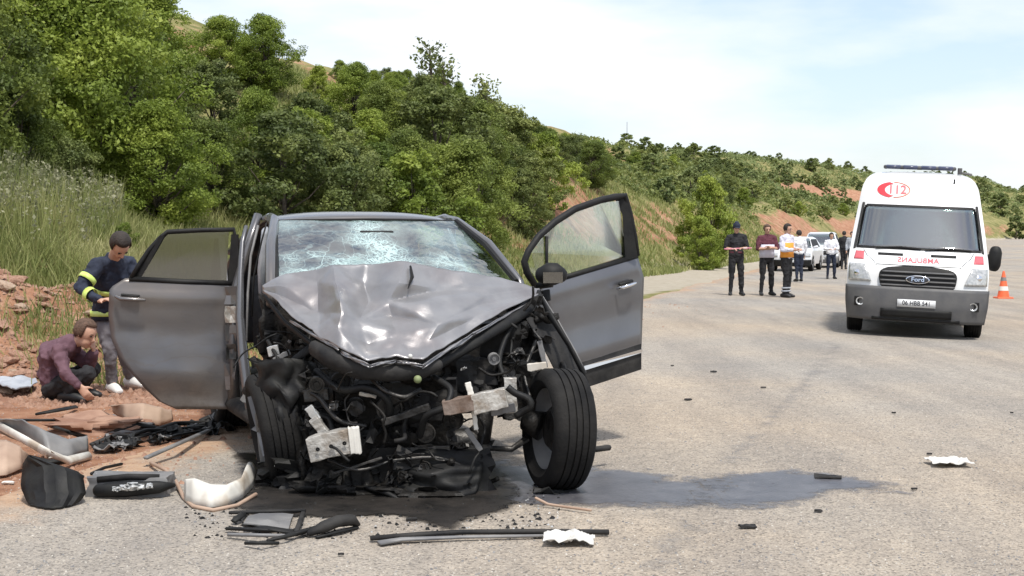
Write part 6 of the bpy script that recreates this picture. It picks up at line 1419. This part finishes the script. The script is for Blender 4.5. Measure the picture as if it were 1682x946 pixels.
ground_sheet_part('cloth', [(-10,650,0),(-10,634,0),(22,626,0),(50,634,0),(62,644,0),(46,652,0),(20,656,0)], .10, M['greycloth'], 'pale grey blue cloth dropped on the earth left of the crouching man', 'cloth', .01, .05, 3)
bpy.context.view_layer.update()
rr5 = random.Random(77)
# dark strips and shreds along the road edge
GS = 'black shreds along the road edge under the rear door'
strips = [((150,730),(230,716)),((180,726),(300,706)),((210,722),(340,700)),((240,712),(335,694)),((160,738),(215,730)),((190,708),(260,704)),((300,712),(352,690)),((330,690),(392,680)),((250,726),(330,708))]
for i, (a, b) in enumerate(strips):
    t_ = G(a[0], a[1], .03); e = G(b[0], b[1], .04); m_ = t_.lerp(e, .5)+UP*rr5.uniform(0, .05); o = MB().tube([t_, m_, e], [(rr5.uniform(.015,.04), rr5.uniform(.008,.02))]*3, 6, rounded=True).build('torn_strip', M['black'] if i % 3 else M['blackdust'], None, smooth=True)
    tag(o, 'black torn plastic strip lying along the road edge under the open rear door', 'torn strip', GS)
for i in range(48):
    x, y = rr5.uniform(165, 395), 0; y = lerp(728, 690, (x-165)/225)+rr5.uniform(-8, 10); g = G(x, y, .04)
    o = shard('torn_piece', M['black'] if i % 3 else M['greypl'], (0,0,0), (rr5.uniform(.08,.26), rr5.uniform(.05,.13)), Matrix.Rotation(rr5.uniform(-.5,.5), 3, 'X') @ Matrix.Rotation(rr5.uniform(0,3), 3, 'Z'), None, 900+i, .25, 5, .005); o.location = g
    tag(o, 'small dark broken piece in the heap beneath the open rear door', 'broken piece', 'broken pieces heaped beneath the rear door')
ex = [((60,680),(125,668),'thin dark strip above the grey bumper skin'),((84,700),(140,718),'dark folded rod crossing the end of the bumper skin'),((22,690),(130,690),'long black strip lying behind the bumper skin'),((240,752),(345,706),'long pale kick strip lying diagonally on the road left of the wheel')]
for i, (a, b, lb) in enumerate(ex):
    tag(MB().tube([G(a[0], a[1], .06), G((a[0]+b[0])/2, (a[1]+b[1])/2, .09), G(b[0], b[1], .03)], [(.022,.012)]*3, 6, rounded=True).build('strip', M['greypl'] if i == 3 else M['black'], None, smooth=True), lb, 'torn strip')
rod('strip', [(150,778,.01),(172,768,.03),(200,762,.02)], .010, M['black'], 'short curved black strip above the torn lamp housing', 'torn strip')
# broken grille on the road
t_ = thing('broken_grille', 'broken black grille pieces lying on the road in front of the left wheel', 'car part', G(450, 870)); b_ = t_.location.copy()
for (x0, y0, x1, y1, w_, mt) in ((378,842,500,838,.012,'blackdust'),(384,856,402,842,.02,'black'),(374,868,480,872,.022,'black'),(404,862,480,874,.035,'black'),(376,878,470,880,.014,'greypl'),(404,892,456,892,.012,'black'),(470,880,520,866,.018,'black'),(498,842,486,876,.014,'blackdust'),(440,888,500,874,.012,'black')):
    q = MB(); q.tube([G(x0, y0, .02)-b_, G((x0+x1)/2, (y0+y1)/2, .035)-b_, G(x1, y1, .015)-b_], [(w_, .010)]*3, 6, rounded=True); q.build('slat', M[mt], t_, smooth=True)
ground_sheet_part('plate', [(408,846,.02),(482,844,.02),(474,866,.03),(400,860,.05)], 0, M['greypl'], None, None, .006, .015, 8).name = 'plate'
pl_ = bpy.data.objects['plate']; pl_.parent = t_; pl_.location = -b_
t_ = thing('broken_duct', 'dark torn duct lying right of the broken grille', 'car part', G(545, 862)); b_ = t_.location.copy()
q = MB(); q.tube([G(508,876,.02)-b_, G(530,866,.05)-b_, G(555,856,.06)-b_, G(575,854,.05)-b_, G(588,862,.02)-b_], [(.02,.015),(.035,.03),(.05,.03),(.05,.03),(.02,.01)], 8, rounded=True); q.build('tube', M['blackdust'], t_, smooth=True)
q = MB(); q.tube([G(520,882,.01)-b_, G(560,872,.02)-b_, G(586,866,.01)-b_], [(.015,.008)]*3, 6, rounded=True); q.build('flap', M['black'], t_, smooth=True)
# long strip with the white scrap
t_ = thing('trim_strip', 'long thin black trim strip lying across the foreground road', 'trim strip', G(800, 882)); b_ = t_.location.copy()
q = MB(); q.tube([G(608,884,.02)-b_, G(690,878,.03)-b_, G(760,874,.03)-b_, G(880,873,.03)-b_, G(1000,874,.02)-b_], [(.020,.012),(.020,.014),(.014,.014),(.014,.014),(.018,.014)], 6); q.build('strip', M['blackdust'], t_, smooth=True)
q = MB(); q.tube([G(622,892,.015)-b_, G(660,886,.02)-b_, G(760,882,.02)-b_, G(896,880,.015)-b_], [(.030,.010),(.020,.010),(.012,.008),(.010,.008)], 6); q.build('edge', M['greypl'], t_, smooth=True)
def crumpled(name, px, py, size, mat, label, cat, seed, hgt=.07, asp=1.6):
    bm = bmesh.new(); bmesh.ops.create_grid(bm, x_segments=13, y_segments=13, size=.5); off = Vector((seed, seed*2.2, 0)); g = G(px, py)
    for v in bm.verts:
        q = v.co.copy(); r1 = abs(mnoise.noise(q*3.2+off)); r2 = abs(mnoise.noise(q*7+off)); v.co.z = hgt*(1.1*(.5-r1*1.5)+.6*(.4-r2))*(1-1.3*q.length_squared)+.02; v.co.z = max(.006, v.co.z); v.co.x = q.x*size*(1+.25*mnoise.noise(q*2+off)); v.co.y = q.y*size/asp*(1+.3*mnoise.noise(q*2.4-off))
    me = bpy.data.meshes.new(name); bm.to_mesh(me); bm.free(); me.materials.append(mat); o = bpy.data.objects.new(name, me); COL.objects.link(o); o.location = g+UP*(float(road_z(g.x, g.y))+.003)
    md = o.modifiers.new('thickness', 'SOLIDIFY'); md.thickness = .003; return tag(o, label, cat)
crumpled('crumpled_paper', 934, 893, .24, M['paper'], 'crumpled white paper lying against the long black trim strip', 'paper', 3, .06, 1.3)
crumpled('white_scrap', 1558, 764, .26, M['paper'], 'bright white scrap lying alone on the right side of the road', 'scrap', 9, .045, 1.2)
rod('wire', [(880,818,.05),(900,828,.02),(925,832,.02),(970,838,.02)], .008, M['tanpl'], 'bent brown wire lying in front of the right wheel', 'wire')
rod('rod', [(978,738,.12),(1000,735,.12)], .02, M['blackdust'], 'short dark rod jutting out behind the right wheel', 'rod')
sm = [(1130,658,.09,'small black chip on the road right of the open front door'),(1172,612,.11,'thin dark sliver on the road between the wreck and the ambulance'),(1254,638,.07,'tiny dark crumb left of the ambulance shadow on the road'),(1104,602,.05,'tiny dark crumb just right of the open front door edge'),
      (1468,680,.05,'small grey pebble on the open road below the ambulance'),(1360,786,.22,'flat dark plate lying in the wet streak'),(1228,868,.13,'thin black sliver in the lower right foreground road'),(1344,842,.06,'small dark crumb just below the wet streak'),(1502,806,.05,'dark crumb at the tip of the wet streak'),(1526,748,.05,'dark crumb just left of the white scrap'),
      (1662,680,.04,'tiny pebble near the right edge of the road'),(560,914,.04,'small dark crumb in front of the broken duct'),(676,856,.08,'dark lump in front of the wreck'),(340,822,.06,'small black piece below the white panel'),(14,796,.09,'pale broken piece beside the black arch liner')]
for i, (x, y, s, lb) in enumerate(sm):
    g = at_ground(x, y); o = shard('fragment', M['blackdust'] if i != 14 else M['whitepl'], (0,0,0), (s*.8, s*.4), Matrix.Rotation(rr5.uniform(-.3,.3), 3, 'Z') @ Matrix.Rotation(rr5.uniform(-.15,.15), 3, 'X'), None, 1200+i, .10, 5, .010); o.location = g+UP*.012; tag(o, lb, 'fragment')
o = lump('rubble_heap', M['rock'], 180, 705, 9.9, (.5,.35,.12), 33, parent=None, amp=.3); o.location = G(165, 702, .03); tag(o, 'low heap of orange earth between the bumper skin and the tan panel', 'earth heap')
